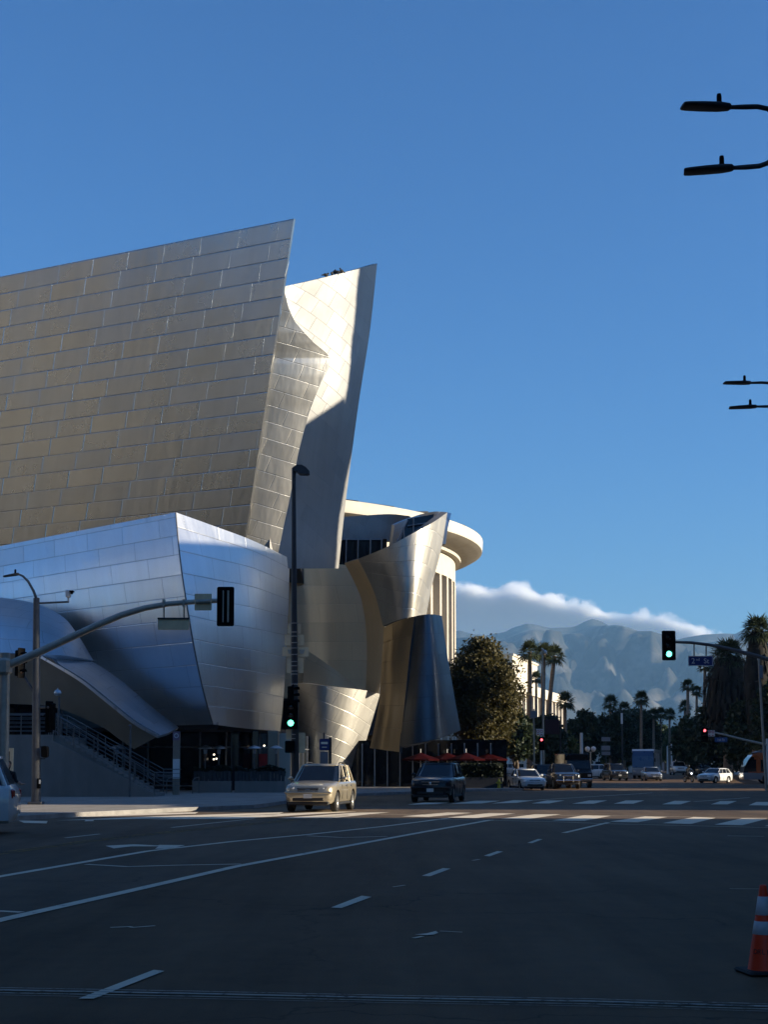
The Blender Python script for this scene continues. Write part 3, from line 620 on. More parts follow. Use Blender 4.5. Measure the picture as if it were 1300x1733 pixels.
# ================================================================ PALE OFFICE BUILDING
Pu=Vector((.262,.965,0)); Pn=Vector((-.965,.262,0)); P0=Vector((at(851,1150,325).x,325,0)); ztop=at(851,1150,325).z
off=thing('pale_office_building','pale cream building with vertical fins and a plain upper block behind the palms','office building',(P0.x,P0.y,gz(325)))
Mo=Matrix((( Pu.x,Pn.x,0,P0.x),(Pu.y,Pn.y,0,P0.y),(0,0,1,0),(0,0,0,1)))
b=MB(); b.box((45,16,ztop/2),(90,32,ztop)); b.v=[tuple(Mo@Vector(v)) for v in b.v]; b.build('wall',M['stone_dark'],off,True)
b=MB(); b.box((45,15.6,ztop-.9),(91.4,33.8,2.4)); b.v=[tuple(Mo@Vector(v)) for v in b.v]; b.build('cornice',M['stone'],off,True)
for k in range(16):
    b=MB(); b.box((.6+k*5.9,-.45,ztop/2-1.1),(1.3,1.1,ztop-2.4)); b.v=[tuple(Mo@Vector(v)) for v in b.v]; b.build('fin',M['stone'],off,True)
P2=Vector((at(853.5,1110,349).x,349,0)); zt2=at(853.5,1109,349).z; u2=(P2-P0).dot(Pu)
b=MB(); b.box((u2+18,15,(ztop+zt2)/2),(36.5,26,zt2-ztop)); b.box((u2+18,15,zt2+.1),(37.1,26.6,.5)); b.v=[tuple(Mo@Vector(v)) for v in b.v]; b.build('upper_block',M['stone'],off,True)
# low grey slab building and low white fronts seen under the trees
def low(name,label,x0,x1,Y,y_top,m,dep=10,bands=True):
    a,c=at(x0,y_top,Y),at(x1,y_top,Y); h=a.z; t_=thing(name,label,'building',((a.x+c.x)/2,Y,gz(Y)))
    b=MB(); b.box(((a.x+c.x)/2,Y+dep/2,h/2),(c.x-a.x,dep,h)); b.build('wall',m,t_,True)
    b=MB(); b.box(((a.x+c.x)/2,Y+dep/2,h+.15),(c.x-a.x+.6,dep+.6,.3)); b.build('roof',m,t_,True)
    if bands:
        n_=max(2,int((c.x-a.x)/3.2))
        for k in range(n_):
            b=MB(); b.box((a.x+(c.x-a.x)*(k+.5)/n_,Y-.03,h*.38),((c.x-a.x)/n_*.55,.1,h*.5)); b.build('window',M['dark_glass'],t_,True)
t_=thing('grey_plaza_canopy','flat grey canopy slab behind the red umbrellas under the big olive tree','canopy',(gx(820,140),140,0))
a,c=at(786,1252,140),at(853,1273,140); b=MB(); b.box(((a.x+c.x)/2,143,(a.z+c.z)/2),(c.x-a.x,6,a.z-c.z),bev=.05); b.build('roof',M['grey_wall'],t_,True)
for px in (790,850):
    for yy in (140.6,145.4): b=MB(); b.box((gx(px,140)*1.0,yy,c.z/2),(.4,.4,c.z)); b.build('post',M['pole_dark'],t_,True)
b=MB(); b.box(((a.x+c.x)/2,145.7,c.z/2),(c.x-a.x-.9,.3,c.z)); b.build('wall',M['soffit'],t_,True)
low('low_white_building','low white building front glimpsed between the trunks left of the white sedan',862,925,262,1281,M['white_wall'])
low('low_white_building','low white building behind the white car that crosses near the centre',1000,1072,285,1276,M['white_wall'])
low('low_grey_building','low pale building beyond the far white pickup truck',1118,1205,330,1274,M['grey_wall'])
# ================================================================ BUILDINGS ACROSS THE STREETS (all out of view, placed and sized for their shadows and reflections)
def block(name,label,x0,x1,y0,y1,h,m,fl=4.0):
    t_=thing(name,label,'building',((x0+x1)/2,(y0+y1)/2,0))
    b=MB(); b.box(((x0+x1)/2,(y0+y1)/2,h/2),(x1-x0,y1-y0,h)); b.build('wall',m,t_,True)
    b=MB(); z=2.2
    while z<h-2: b.box(((x0+x1)/2,(y0+y1)/2,z),(x1-x0+.1,y1-y0+.1,fl*.42)); z+=fl
    b.build('window_bands',M['blue_glass'],t_,True)
    b=MB(); b.box(((x0+x1)/2,(y0+y1)/2,h+.3),(x1-x0+.6,y1-y0+.6,.6)); b.build('parapet',m,t_,True)
block('corner_office_block','tan office block on the near right corner whose shadow covers the foreground road',18,60,-90,41.5,34,M['facade_tan'])
block('apartment_podium','grey podium block on the far right corner that shades the steel hall',36,58,53.5,93.4,27.5,M['grey_wall'])
t_=thing('sloped_shade_block','unseen grey block beside the podium, added with a sloping roof to slant the sail shadow','building',(47,95.6,0))  # unseen, added: its sloping top slants the shadow edge on the tall sail
b=MB(); b.prism([(93.6,0),(97.6,0),(97.6,38.6),(93.6,36.2)],36,58,M=Matrix(((0,0,1,0),(1,0,0,0),(0,1,0,0),(0,0,0,1)))); b.build('wall',M['grey_wall'],t_,True)
b=MB()
for k in range(8): b.box((35.97,95.6,3+k*4),(.08,3.4,1.7))
b.build('window_bands',M['blue_glass'],t_,True)
block('apartment_tower','slim tall pale tower behind the podium block across from the hall',36,44,97.8,99.5,78,M['white_wall'])  # unseen; footprint cut thin so it shades the sail's right strip and the cone
block('shade_block','unseen pale block beyond the slim tower, added to shade the drum and the avenue',52,80,108.5,139,38,M['white_wall'])  # added out of view to shade the drum and the avenue beyond
block('long_shade_block','unseen long pale block added behind the dark trees on the right to shade them',95,125,168,285,36,M['white_wall'])  # added out of view to shade the right-hand trees and palms
block('reflected_block','unseen tan block added far off on the left to be mirrored in the leaning wall',-160,-100,53,95,62,M['facade_tan'],3.4)  # added out of view: sunlit tan face for the wall's brown reflection
block('reflected_block','unseen dull grey block added far off on the left to be mirrored in the leaning wall',-165,-102,-40,38,55,simple('grey_facade',(.25,.25,.245),.85,0,.15,.08),3.8)  # added out of view for the greyer right part of the wall's reflection
block('reflected_block','unseen very dark slab added far off on the left for a dark band in the leaning wall',-160,-101,38.5,52.5,50,simple('dark_facade',(.02,.02,.021),.6,0,.15,.08),3.6)  # added out of view: mirrors as the dark band in the leaning wall
block('low_reflected_block','unseen low dark block added far off on the left to darken the foot of the leaning wall',-97,-84,0,92,14,M['pole_dark'])  # added out of view to darken the reflection low on the leaning wall
block('museum_block','broad tan museum block on the near left corner mirrored in the leaning wall',-150,-26,-70,34,23,M['facade_tan'],5.5)
# ================================================================ TREES
def leaf_mesh(name,pts,nrm_sz,m,rng,parent,asp=.62):
    """many small leaf-shaped faces at pts"""
    n=len(pts); c=np.array(pts,dtype=np.float64); sz=np.array(nrm_sz)[:,None]
    a=rng.normal(size=(n,3)); a/=np.linalg.norm(a,axis=1)[:,None]; r=rng.normal(size=(n,3)); b_=np.cross(a,r); b_/=np.linalg.norm(b_,axis=1)[:,None]
    v=np.stack([c-a*sz,c+b_*sz*asp,c+a*sz,c-b_*sz*asp],1).reshape(-1,3)
    me=bpy.data.meshes.new(name); me.vertices.add(4*n); me.vertices.foreach_set('co',v.astype(np.float32).ravel())
    me.loops.add(4*n); me.loops.foreach_set('vertex_index',np.arange(4*n,dtype=np.int32)); me.polygons.add(n); me.polygons.foreach_set('loop_start',np.arange(0,4*n,4,dtype=np.int32))
    me.polygons.foreach_set('loop_total',np.full(n,4,dtype=np.int32)); me.update(calc_edges=True); me.materials.append(m)
    o=bpy.data.objects.new(name,me); COL.objects.link(o); o.parent=parent; return o
def broadleaf(name,label,px,ytop,ybot,halfw,Y,m,seed,ncl=90,per=90,leaf=.22,group=None,trunk_r=.22,cat='tree'):
    rng=np.random.default_rng(seed); base=Vector((gx(px,Y),Y,gz(Y))); zt=at(px,ytop,Y).z-base.z; zb=max(.8,at(px,ybot,Y).z-base.z); hw=halfw*Y/FL
    t_=thing(name,label,cat,base,0,group)
    cz=(zt+zb)/2; rz=(zt-zb)/2; pts=[]; szs=[]; cl=[]
    for k in range(ncl):
        d=rng.normal(size=3); d/=np.linalg.norm(d); r=.35+.65*rng.random()**.55
        lump=1+.24*noise.noise(Vector(d*2.3)+Vector((seed*3.1,0,0)))+.12*noise.noise(Vector(d*5)+Vector((seed,4,0)))
        tap=1-.22*max(0,d[2]); c=np.array([d[0]*hw*r*lump*tap*.9,d[1]*hw*r*lump*tap*.9,cz+d[2]*rz*r*min(1.05,lump)*.95]); cl.append(c)
        cr=hw*(.16+.13*rng.random()); q=rng.normal(size=(per,3))*np.array([cr,cr,cr*.72])*.62; pts.append(c+q); szs.append(leaf*(.6+.8*rng.random(per)))
    leaf_mesh('crown',np.concatenate(pts),np.concatenate(szs),m,rng,t_)
    b=MB(); zf=zb+rz*.55; b.tube([(0,0,-.1),(rng.normal()*.08,rng.normal()*.08,zb*.6),(rng.normal()*.15,rng.normal()*.1,zb),(rng.normal()*.2,0,zf)],[trunk_r*1.3,trunk_r,trunk_r*.85,trunk_r*.5],9)
    for k in range(9):
        c=cl[k*7%len(cl)]; z0=zb*(.7+.3*rng.random()); mid=(c[0]*.45,c[1]*.45,z0+(c[2]-z0)*.6); b.tube([(0,0,z0),mid,tuple(c)],[trunk_r*.5,trunk_r*.3,trunk_r*.1],6)
    b.build('trunk',M['bark'],t_); return t_
def palm(label,px,yc,Y,rpx,seed,tw=.24,lean=0,skirt=0,skirt_w=1.0,nf=38,group='tall fan palms along the avenue',name='palm_tree'):
    rng=np.random.default_rng(seed); base=Vector((gx(px,Y)-lean,Y,gz(Y))); top=at(px,yc,Y)-base; r=rpx*Y/FL
    t_=thing(name,label,'palm tree',base,0,group)
    b=MB(); K=14; pts=[];rad=[]
    for k in range(K+1):
        q=k/K; pts.append((top.x*q**1.4,top.y*q,top.z*q-.1*(1-q))); rad.append(tw*(1.35-.5*q if q<.15 else 1.28-.42*q)*(1+.05*math.sin(k*2.3)))
    b.tube(pts,rad,9); b.build('trunk',M['palmbark'],t_)
    V=[];F=[]
    def frond(d,L,droop,w):
        d=d.normalized(); side=d.cross(Vector((0,0,1))); side=side.normalized() if side.length>1e-3 else Vector((1,0,0)); up=side.cross(d)
        o=Vector(top)+d*.12; hub=o+d*L*.42+Vector((0,0,-droop*L*.06))
        n0=len(V); V.extend([o-side*.025,o+side*.025,hub+side*.03,hub-side*.03]); F.append((n0,n0+1,n0+2,n0+3))
        nb=13
        for k in range(nb):
            a=(k/(nb-1)-.5)*R(205); l=L*.62*(1-.22*abs(a))*(.85+.3*rng.random()); e=(d*math.cos(a)+side*math.sin(a))
            fold=up*(.10*L*math.cos(k*math.pi)); m1=hub+e*l*.55+Vector((0,0,-droop*l*.12))+fold*.15; tip=hub+e*l+Vector((0,0,-droop*l*(.35+.25*rng.random())))
            s2=e.cross(up).normalized()*w; n0=len(V); V.extend([hub,m1+s2,tip,m1-s2]); F.append((n0,n0+1,n0+2,n0+3))
    for k in range(nf):
        el=R(-38+118*((k+.5)/nf)**.9); az=k*2.39996+rng.normal()*.25; d=Vector((math.cos(az)*math.cos(el),math.sin(az)*math.cos(el),math.sin(el))); frond(d,r*(.8+.32*rng.random()),.35+.7*(1-(el+.6)/2),.055+.012*r)
    b=MB(); b.add(V,F); b.build('crown',M['frond'],t_)
    if skirt>0:
        P=[];S=[]; rows=int(60+skirt*14); b=MB(); V=[];F=[]
        for k in range(rows*9):
            q=rng.random(); z=top.z-q*skirt; az=rng.random()*6.283; rr=skirt_w*(.62+.75*math.sin(min(1,q*1.35)*2.4)-.25*q+.22*rng.normal()); xx=top.x*(z/top.z)
            o=Vector((xx+.15*math.cos(az),.15*math.sin(az)+top.y,z+.5)); e=Vector((xx+rr*math.cos(az),rr*math.sin(az)+top.y,z-.1)); tip=e+Vector((.25*math.cos(az),.25*math.sin(az),-1.3-.8*rng.random())); s=Vector((-math.sin(az),math.cos(az),0))*(.16+.12*rng.random())
            n0=len(V); V.extend([o,e+s,tip,e-s]); F.append((n0,n0+1,n0+2,n0+3))
        b.add(V,F); b.build('dead_frond_skirt',M['skirt'],t_)
    return t_
broadleaf('street_tree','large brown-green street tree with a full lit crown beside the dark steel cone',818,1086,1268,64,150,M['leaf_olive'],3,300,200,.17,trunk_r=.26)
G1='dark street trees in the middle distance'
for a in ((872,1205,1292,36,166,'leaf_dark',5,'dark tree hiding the foot of the pale fin-fronted building'),(925,1212,1296,34,178,'leaf_dark',6,'dark low tree behind the red signal at centre right'),(958,1238,1294,20,205,'leaf_yellow',7,'yellow-green small tree around the sunlit palm trunk'),(988,1203,1292,33,232,'leaf_dark',8,'dark tree left of the gap where the mountains show'),(1042,1204,1290,40,246,'leaf_dark',9,'broad dark tree right of the mountain gap below two palm heads'),(1078,1196,1290,42,262,'leaf_dark',10,'tall dark tree behind the slim palm over the coach'),(1116,1222,1290,26,300,'leaf_mid',11,'dull green tree behind three thin palm trunks'),(1140,1226,1296,26,290,'leaf_mid',12,'green rounded tree at the left end of the dark right-hand trees'),(1176,1212,1308,34,205,'leaf_dark',13,'dark tree behind the red signal on the right mast'),(1222,1178,1316,48,188,'leaf_dark',14,'very dark tree at the foot of the shaggy dead-skirted palm'),(1272,1172,1322,46,176,'leaf_dark',15,'very dark tree above the orange bus'),(1325,1150,1320,50,168,'leaf_dark',16,'dark tree cut by the right edge of the photo')):
    big=a[3]>32; broadleaf('street_tree',a[7],a[0],a[1],a[2],a[3],a[4],M[a[5]],a[6],130 if big else 80,110,.26,G1)
for k,(px,yt,hw,Y) in enumerate(((1030,1272,14,268),(1060,1268,18,272),(1090,1266,14,280),(938,1276,12,215))):
    broadleaf('shrub',['yellow-green shrub left of the dark SUV roof','yellow-green shrub behind the dark oncoming SUV','yellow-green shrub behind the blue coach','yellow-green shrub low behind the parked dark cars'][k],px,yt,1298,hw,Y,M['leaf_yellow'],40+k,46,80,.2,'low yellow-green shrubs',.07,'shrub')
palm('tall dark palm left of the light pole over the pale building',897,1103,186,25,1,.30)
palm('tall dark palm just right of the light pole, middle of the clump',921,1106,190,22,2,.30,.25)
palm('tall dark palm leaning right, rightmost of the clump of three',939,1110,196,23,3,.30,1.3)
palm('smaller palm head half hidden behind the clump of tall palms',908,1148,250,15,4,.22)
palm('palm with sunlit orange trunk right of the dark clump',957,1188,202,21,5,.24)
palm('palm with bushy head nearest the mountain gap',1034,1190,245,17,6,.24)
palm('palm with pale short head beside the bushy palm',1057,1200,250,15,7,.22)
palm('slim palm with straight bright trunk above the coach',1086,1183,225,17,8,.20)
palm('short palm, leftmost of three thin ones right of the coach palm',1107,1210,255,14,9,.2)
palm('thin palm, middle of three right of the coach palm',1119,1208,262,14,10,.2)
palm('thin palm with dark head, rightmost of three right of the coach palm',1134,1210,270,14,11,.2)
palm('palm with stout lit trunk left of the street name sign',1165,1161,232,14,12,.26)
palm('short palm between the stout palm and the one below the sign',1180,1170,240,12,13,.22)
palm('palm rising just below the blue street name sign',1194,1128,215,15,14,.26)
palm('squat dark palm low behind the stout lit palm',1160,1196,250,14,15,.22)
palm('shaggy palm with a huge dark skirt of dead fronds',1234,1112,182,40,16,.5,0,9.0,2.0,64)
palm('tallest palm with thick dead skirt near the right edge',1283,1068,172,35,17,.5,0,12.0,.95,60)
palm('pale palm head between the two shaggy palms',1213,1168,260,14,18,.22)
# ================================================================ VEHICLES  (forward is +X, origin on the ground in the middle)
def wheel_mb(r,w):
    T=MB(); prof=[(r*.62,-w/2),(r*.93,-w/2),(r,-w*.38),(r,w*.38),(r*.93,w/2),(r*.62,w/2)]
    Rm=Matrix(((1,0,0,0),(0,0,1,0),(0,1,0,0),(0,0,0,1)))
    T.lathe(prof,(0,0,0),22,0,True,Rm)
    K=MB(); K.lathe([(.001,w*.30),(r*.16,w*.34),(r*.2,w*.24)],(0,0,0),16,0,True,Rm); K.lathe([(r*.52,w*.30),(r*.63,w*.46),(r*.66,w*.30),(r*.66,-w*.4)],(0,0,0),22,0,True,Rm)
    for k in range(6):
        a=k*math.pi/3; m=Matrix.Rotation(a,4,'Y'); b=MB(); b.box((r*.36,w*.30,0),(r*.5,w*.12,r*.17)); K.add([m@Vector(v) for v in b.v],b.f)
    D=MB(); D.lathe([(.001,w*.12),(r*.63,w*.12)],(0,0,0),20,0,False,Rm)
    return T,K,D
def cut(o,cyls):
    """open the wheel arches"""
    b=MB()
    Rm=Matrix(((1,0,0,0),(0,0,1,0),(0,1,0,0),(0,0,0,1)))
    for (x,y,z,r,w) in cyls:
        bm_=MB(); bm_.lathe([(r,-w/2),(r,w/2)],(0,0,0),28,0,False,Rm); n=28; v=[(p[0]+x,p[1]+y,p[2]+z) for p in bm_.v]
        b.add(v,bm_.f+[tuple(range(n)),tuple(range(2*n-1,n-1,-1))])
    c=b.build('cutter',M['trim']); bm2=bmesh.new(); bm2.from_mesh(c.data); bmesh.ops.remove_doubles(bm2,verts=bm2.verts,dist=1e-5); bmesh.ops.recalc_face_normals(bm2,faces=bm2.faces); bm2.to_mesh(c.data); bm2.free()
    md=o.modifiers.new('arch','BOOLEAN'); md.operation='DIFFERENCE'; md.object=c; md.solver='EXACT'
    bpy.context.view_layer.update(); dg=bpy.context.evaluated_depsgraph_get(); me=bpy.data.meshes.new_from_object(o.evaluated_get(dg)); o.modifiers.clear(); o.data=me; bpy.data.objects.remove(c)
def car(name,label,L,W,H,paint_m,cat,nz=.95,hz=1.08,bz=1.05,ws=.95,rf=.35,rr=-1.75,rg=-2.15,deck=None,zb=.24,wr=.36,fa=None,ra=None,rails=False,lit=False,grille='bar',group=None,taillift=.0,trimlow=True):
    t_=thing(name,label,cat,(0,0,0),0,group); w=W/2; h=L/2; deck=deck if deck else bz
    fa=fa if fa is not None else h-.88; ra=ra if ra is not None else -h+.86
    S=[(h,.74,zb+.16,nz-.20),(h-.07,.86,zb+.06,nz-.06),(h-.25,.945,zb+.01,nz+.005),(h-.6,.985,zb,nz+(hz-nz)*.4),(ws+.05,1,zb,hz),(ws-.5,1,zb,bz),(0,1.0,zb,bz),(rr,1,zb,bz+.02),(min(rg+.02,rr-.05),.99,zb,deck+.02),(-h+.22,.96,zb+.03,deck),(-h+.06,.90,zb+.10,deck-.06),(-h,.80,zb+.2,deck-.2)]
    S=[s for i,s in enumerate(S) if i==0 or s[0]<S[i-1][0]-.02]
    ring=[]
    for x,k,z0,z1 in S:
        ww=w*k; m_=(z0+z1)/2
        half=[(ww*.86,z0),(ww*.955,z0+.07),(ww*.995,z0+(z1-z0)*.35),(ww,z0+(z1-z0)*.62),(ww*.975,z1-.10),(ww*.93,z1-.035),(ww*.84,z1),(ww*.4,z1+.028)]
        ring.append([(x,-y,z) for y,z in half]+[(x,y,z) for y,z in half[::-1]])
    b=MB(); n=16
    V=[v for r_ in ring for v in r_]; F=[(i*n+k,i*n+(k+1)%n,(i+1)*n+(k+1)%n,(i+1)*n+k) for i in range(len(ring)-1) for k in range(n)]
    F+=[tuple(range(n-1,-1,-1)),tuple(range((len(ring)-1)*n,len(ring)*n))]
    b.add(V,F,0,True); body=b.build('body',[paint_m,M['trim']],t_)
    bm=bmesh.new(); bm.from_mesh(body.data); bmesh.ops.recalc_face_normals(bm,faces=bm.faces); bm.to_mesh(body.data); bm.free()
    cut(body,[(x,s*w,wr,wr*1.17,.62) for x in (fa,ra) for s in (1,-1)])
    for p in body.data.polygons: p.use_smooth=True
    try: body.data.set_sharp_from_angle(angle=R(38))
    except Exception: pass
    # glasshouse
    gb,gt=w*.90,w*.73; zt=H-.07
    low=[(ws,gb*.80),(ws-.28,gb),(-.2,gb*1.005),(rr+.1,gb*.99),(rg+.1,gb*.93),(rg,gb*.80)]; top=[(rf,gt*.84),(rf-.16,gt),(-.3,gt*1.02),(rr+.25,gt*.99),(rr+.05,gt*.93),(rr,gt*.84)]
    lo=[(x,y,bz-.03 if x>rg+.2 else deck-.03) for x,y in low]+[(x,-y,bz-.03 if x>rg+.2 else deck-.03) for x,y in low[::-1]]
    lo=[(x,y,(hz-.03 if x>=ws-.3 else z)) for x,y,z in lo]
    tp=[(x,y,zt) for x,y in top]+[(x,-y,zt) for x,y in top[::-1]]
    b=MB(); n=12; b.add(lo+tp,[(i,(i+1)%n,n+(i+1)%n,n+i) for i in range(n)]+[tuple(range(n-1,-1,-1)),tuple(range(n,2*n))]); gl=b.build('window',M['cab'],t_)
    bm=bmesh.new(); bm.from_mesh(gl.data); bmesh.ops.recalc_face_normals(bm,faces=bm.faces); bm.to_mesh(gl.data); bm.free()
    b=MB(); rt=[(rf+.03,gt*.80),(rf-.14,gt*.99),(-.3,gt*1.03),(rr+.2,gt*1.0),(rr-.03,gt*.82)]; rt=rt+[(x,-y) for x,y in rt[::-1]]; n=len(rt)
    V=[(x,y,zt-.03) for x,y in rt]+[(x,y,zt+.02) for x,y in rt]+[(x*.94+.02*(rr+rf),y*.88,zt+.06) for x,y in rt]
    b.add(V,[(i,(i+1)%n,n+(i+1)%n,n+i) for i in range(n)]+[(n+i,n+(i+1)%n,2*n+(i+1)%n,2*n+i) for i in range(n)],0,True); b.add(V[2*n:],[tuple(range(n))],0,True); b.build('roof',paint_m,t_)
    for s in (1,-1):
        for (x0,y0,z0),(x1,y1),r0 in (((ws-.27,gb*1.0,hz-.02),(rf-.15,gt*1.0),.04),((-.18,gb*1.005,bz-.02),(-.30,gt*1.02),.03),((rr+.55,gb*.995,bz-.02),(rr+.5,gt*1.0),.035),((rg+.12,gb*.93,deck-.02),(rr+.06,gt*.93),.055)):
            pil=MB(); pil.tube([(x0,s*y0,z0),((x0+x1)/2+.01,s*((y0+y1)/2+.012),(z0+zt)/2),(x1,s*y1,zt)],r0,6); pil.build('pillar',paint_m,t_)
    T,K,D=wheel_mb(wr,.22); tm=None
    for x in (fa,ra):
        for s in (1,-1):
            if tm is None:
                wo=T.build('wheel',M['tyre'],t_); r1=K.build('rim',M['rim'],wo); D.build('brake_disc',M['trim'],wo); tm=wo; o=wo
            else:
                o=tm.copy(); COL.objects.link(o)
                for ch in tm.children: c=ch.copy(); COL.objects.link(c); c.parent=o
            o.parent=t_; o.location=(x,s*(w-.125),wr); o.rotation_euler=(0,0,0 if s>0 else math.pi)
    lm=M['lamp_on'] if lit else M['lamp_glass']
    for s in (1,-1):
        m_=Matrix.Rotation(s*R(32),4,'Z'); b=MB(); b.box((h-.15,s*w*.725,nz-.165),(.11,w*.46,.19),M=m_,bev=.05); hl=b.build('headlight',M['trim'] if lit else lm,t_)
        b=MB(); b.sphere((h-.115,s*w*.70,nz-.165),(.075,.13,.08),10,6); b.build('bulb_lens',lm,hl)
        b=MB(); b.box((-h+.07,s*w*.80,deck-.20),(.10,w*.24,.26),M=Matrix.Rotation(s*R(-22),4,'Z'),bev=.04); b.build('tail_light',M['tail'],t_)
        b=MB(); b.box((ws-.42,s*(w+.09),hz+.10),(.12,.19,.15),bev=.05); b.box((ws-.42,s*(w-.01),hz+.06),(.06,.12,.05)); b.build('side_mirror',paint_m,t_)
        for x in (-.08,rr+.75): b=MB(); b.box((x,s*(w*.987),bz-.17),(.18,.03,.035),bev=.01); b.build('door_handle',M['chrome'],t_)
        b=MB(); b.sphere((h-.10,s*w*.66,zb+.20),(.05,.085,.06),10,6); b.build('fog_lamp',lm if not lit else M['lamp_glass'],t_)
    b=MB(); b.box((h-.03,0,nz-.185),(.06,W*.44,.17),bev=.03); g_=b.build('grille',M['trim'],t_)
    b=MB()
    if grille=='bar':
        for dz in (-.05,.0,.05): b.box((h+.003,0,nz-.185+dz),(.012,W*.40,.014))
        b.box((h+.006,0,nz-.185),(.012,.16,.05),bev=.02)
    else: b.box((h+.004,0,nz-.12),(.012,W*.42,.02)); b.box((h+.004,0,nz-.25),(.012,W*.36,.02)); b.sphere((h+.002,0,nz-.185),(.014,.07,.06),10,6)
    b.build('chrome_bars',M['chrome'],g_)
    b=MB(); b.box((h-.03,0,zb+.40),(.13,W*.93,.10),bev=.04); b.build('bumper',paint_m,t_)
    b=MB(); b.box((h-.10,0,zb+.02),(.14,W*.82,.14),bev=.04); b.build('valance',M['trim'],t_)
    b=MB(); b.box((h-.02,0,zb+.17),(.06,W*.62,.13),bev=.03); b.build('bumper_intake',M['trim'],t_)
    b=MB(); b.box((h+.018,0,zb+.285),(.012,.32,.16)); b.build('licence_plate',M['plate'],t_)
    if trimlow:
        b=MB(); b.box(((fa+ra)/2,0,zb+.0),(fa-ra-2.5*wr,W*.985,.09),bev=.03); b.build('sill',M['trim'],t_)
    sm=MB()
    for s in (1,-1):
        for x in (ws-.45,-.22,rr+.62): sm.tube([(x,s*(w*1.001),zb+.14),(x-.02,s*(w*1.003),bz-.45),(x-.03,s*w*.985,bz-.12)],.009,4)
    sm.build('door_seams',M['trim'],t_)
    if rails:
        for s in (1,-1):
            b=MB(); b.tube([(rf-.35,s*gt*.93,zt+.03),(rf-.45,s*gt*.93,zt+.10),(-.5,s*gt*.95,zt+.115),(rr+.55,s*gt*.93,zt+.10),(rr+.45,s*gt*.93,zt+.03)],.02,6); b.build('roof_rail',M['trim'],t_)
    return t_
def put(o,px,Y,hdg,dz=0):
    """front-centre of the car at px, depth Y; hdg = heading angle in degrees from -Y (towards us), + turns to our right"""
    a=R(-90+hdg); L2=o['half']; d=Vector((math.cos(a),math.sin(a),0)); f=Vector((gx(px,Y),Y,gz(Y)+.006+dz)); o.location=f-d*L2; o.rotation_euler=(0,0,a); del o['half']
def mk(h,**k): o=car(**k); o['half']=h; return o
o=mk(2.28,name='suv',label='champagne tan SUV with roof rails driving toward us in sunlight',L=4.56,W=1.87,H=1.75,paint_m=M['tan'],cat='SUV',nz=.98,hz=1.10,bz=1.10,ws=1.10,rf=.22,rr=-1.72,rg=-2.14,zb=.30,wr=.37,rails=True); put(o,521,53.3,-10)
o=mk(2.5,name='suv',label='black SUV with headlamps on right of the champagne SUV',L=5.0,W=1.98,H=1.82,paint_m=M['carblack'],cat='SUV',nz=1.06,hz=1.18,bz=1.15,ws=1.2,rf=.28,rr=-1.9,rg=-2.34,zb=.28,wr=.39,rails=True,lit=True,grille='box'); put(o,728,67.6,-11)
o=mk(2.3,name='sedan',label='white sedan facing us, stopped beside the yellow hydrant',L=4.6,W=1.80,H=1.48,paint_m=M['carwhite'],cat='car',nz=.80,hz=.93,bz=.95,ws=.95,rf=.15,rr=-1.0,rg=-1.65,deck=1.0,zb=.20,wr=.33,grille='box'); put(o,906,102.5,10)
o=mk(2.4,name='suv',label='charcoal SUV right behind the white sedan',L=4.8,W=1.92,H=1.80,paint_m=M['cardark'],cat='SUV',nz=1.0,hz=1.12,bz=1.1,ws=1.05,rf=.3,rr=-1.9,rg=-2.25,zb=.28,wr=.37,grille='bar'); put(o,930,112,4)
o=mk(2.6,name='pickup_truck',label='dark pickup with chrome bumper bar between the white sedan and the tall box truck',L=5.2,W=1.98,H=1.86,paint_m=M['cardark'],cat='pickup truck',nz=1.14,hz=1.24,bz=1.2,ws=1.0,rf=.35,rr=-1.0,rg=-1.3,deck=1.15,zb=.36,wr=.40,grille='box')
b=MB(); b.tube([(2.62,-.9,.62),(2.68,0,.62),(2.62,.9,.62)],.06,8); b.tube([(2.66,-.35,.5),(2.7,-.35,.95)],.035,8); b.tube([(2.66,.35,.5),(2.7,.35,.95)],.035,8); b.tube([(2.7,-.35,.95),(2.7,.35,.95)],.035,8); b.build('grille_guard',M['chrome'],o); put(o,962,108,3)
o=mk(2.35,name='crossover',label='white crossover crossing to the right, left of the palms foot',L=4.7,W=1.85,H=1.62,paint_m=M['carwhite'],cat='car',nz=.90,hz=1.02,bz=1.04,ws=1.0,rf=.3,rr=-1.35,rg=-2.05,deck=1.1,zb=.24,wr=.35); put(o,900,198,88)
o=mk(2.3,name='crossover',label='white crossover crossing to the left behind the tall box truck',L=4.6,W=1.85,H=1.64,paint_m=M['carwhite'],cat='car',nz=.92,hz=1.04,bz=1.06,ws=1.0,rf=.3,rr=-1.5,rg=-2.1,deck=1.08,zb=.24,wr=.36); put(o,965,172,-86)
o=mk(2.4,name='suv',label='dark oncoming SUV between the white crossover and the blue coach',L=4.8,W=1.95,H=1.85,paint_m=M['cardark'],cat='SUV',nz=1.06,hz=1.18,bz=1.15,ws=1.0,rf=.4,rr=-2.0,rg=-2.3,zb=.3,wr=.38,grille='box',rails=True); put(o,1050,158,4)
o=mk(2.3,name='sedan',label='grey-blue sedan with bright headlamps in front of the coach',L=4.6,W=1.82,H=1.50,paint_m=M['carsilver'],cat='car',nz=.82,hz=.95,bz=.97,ws=.95,rf=.15,rr=-1.1,rg=-1.7,deck=1.02,zb=.2,wr=.33,lit=True,grille='box'); put(o,1108,157,-2)
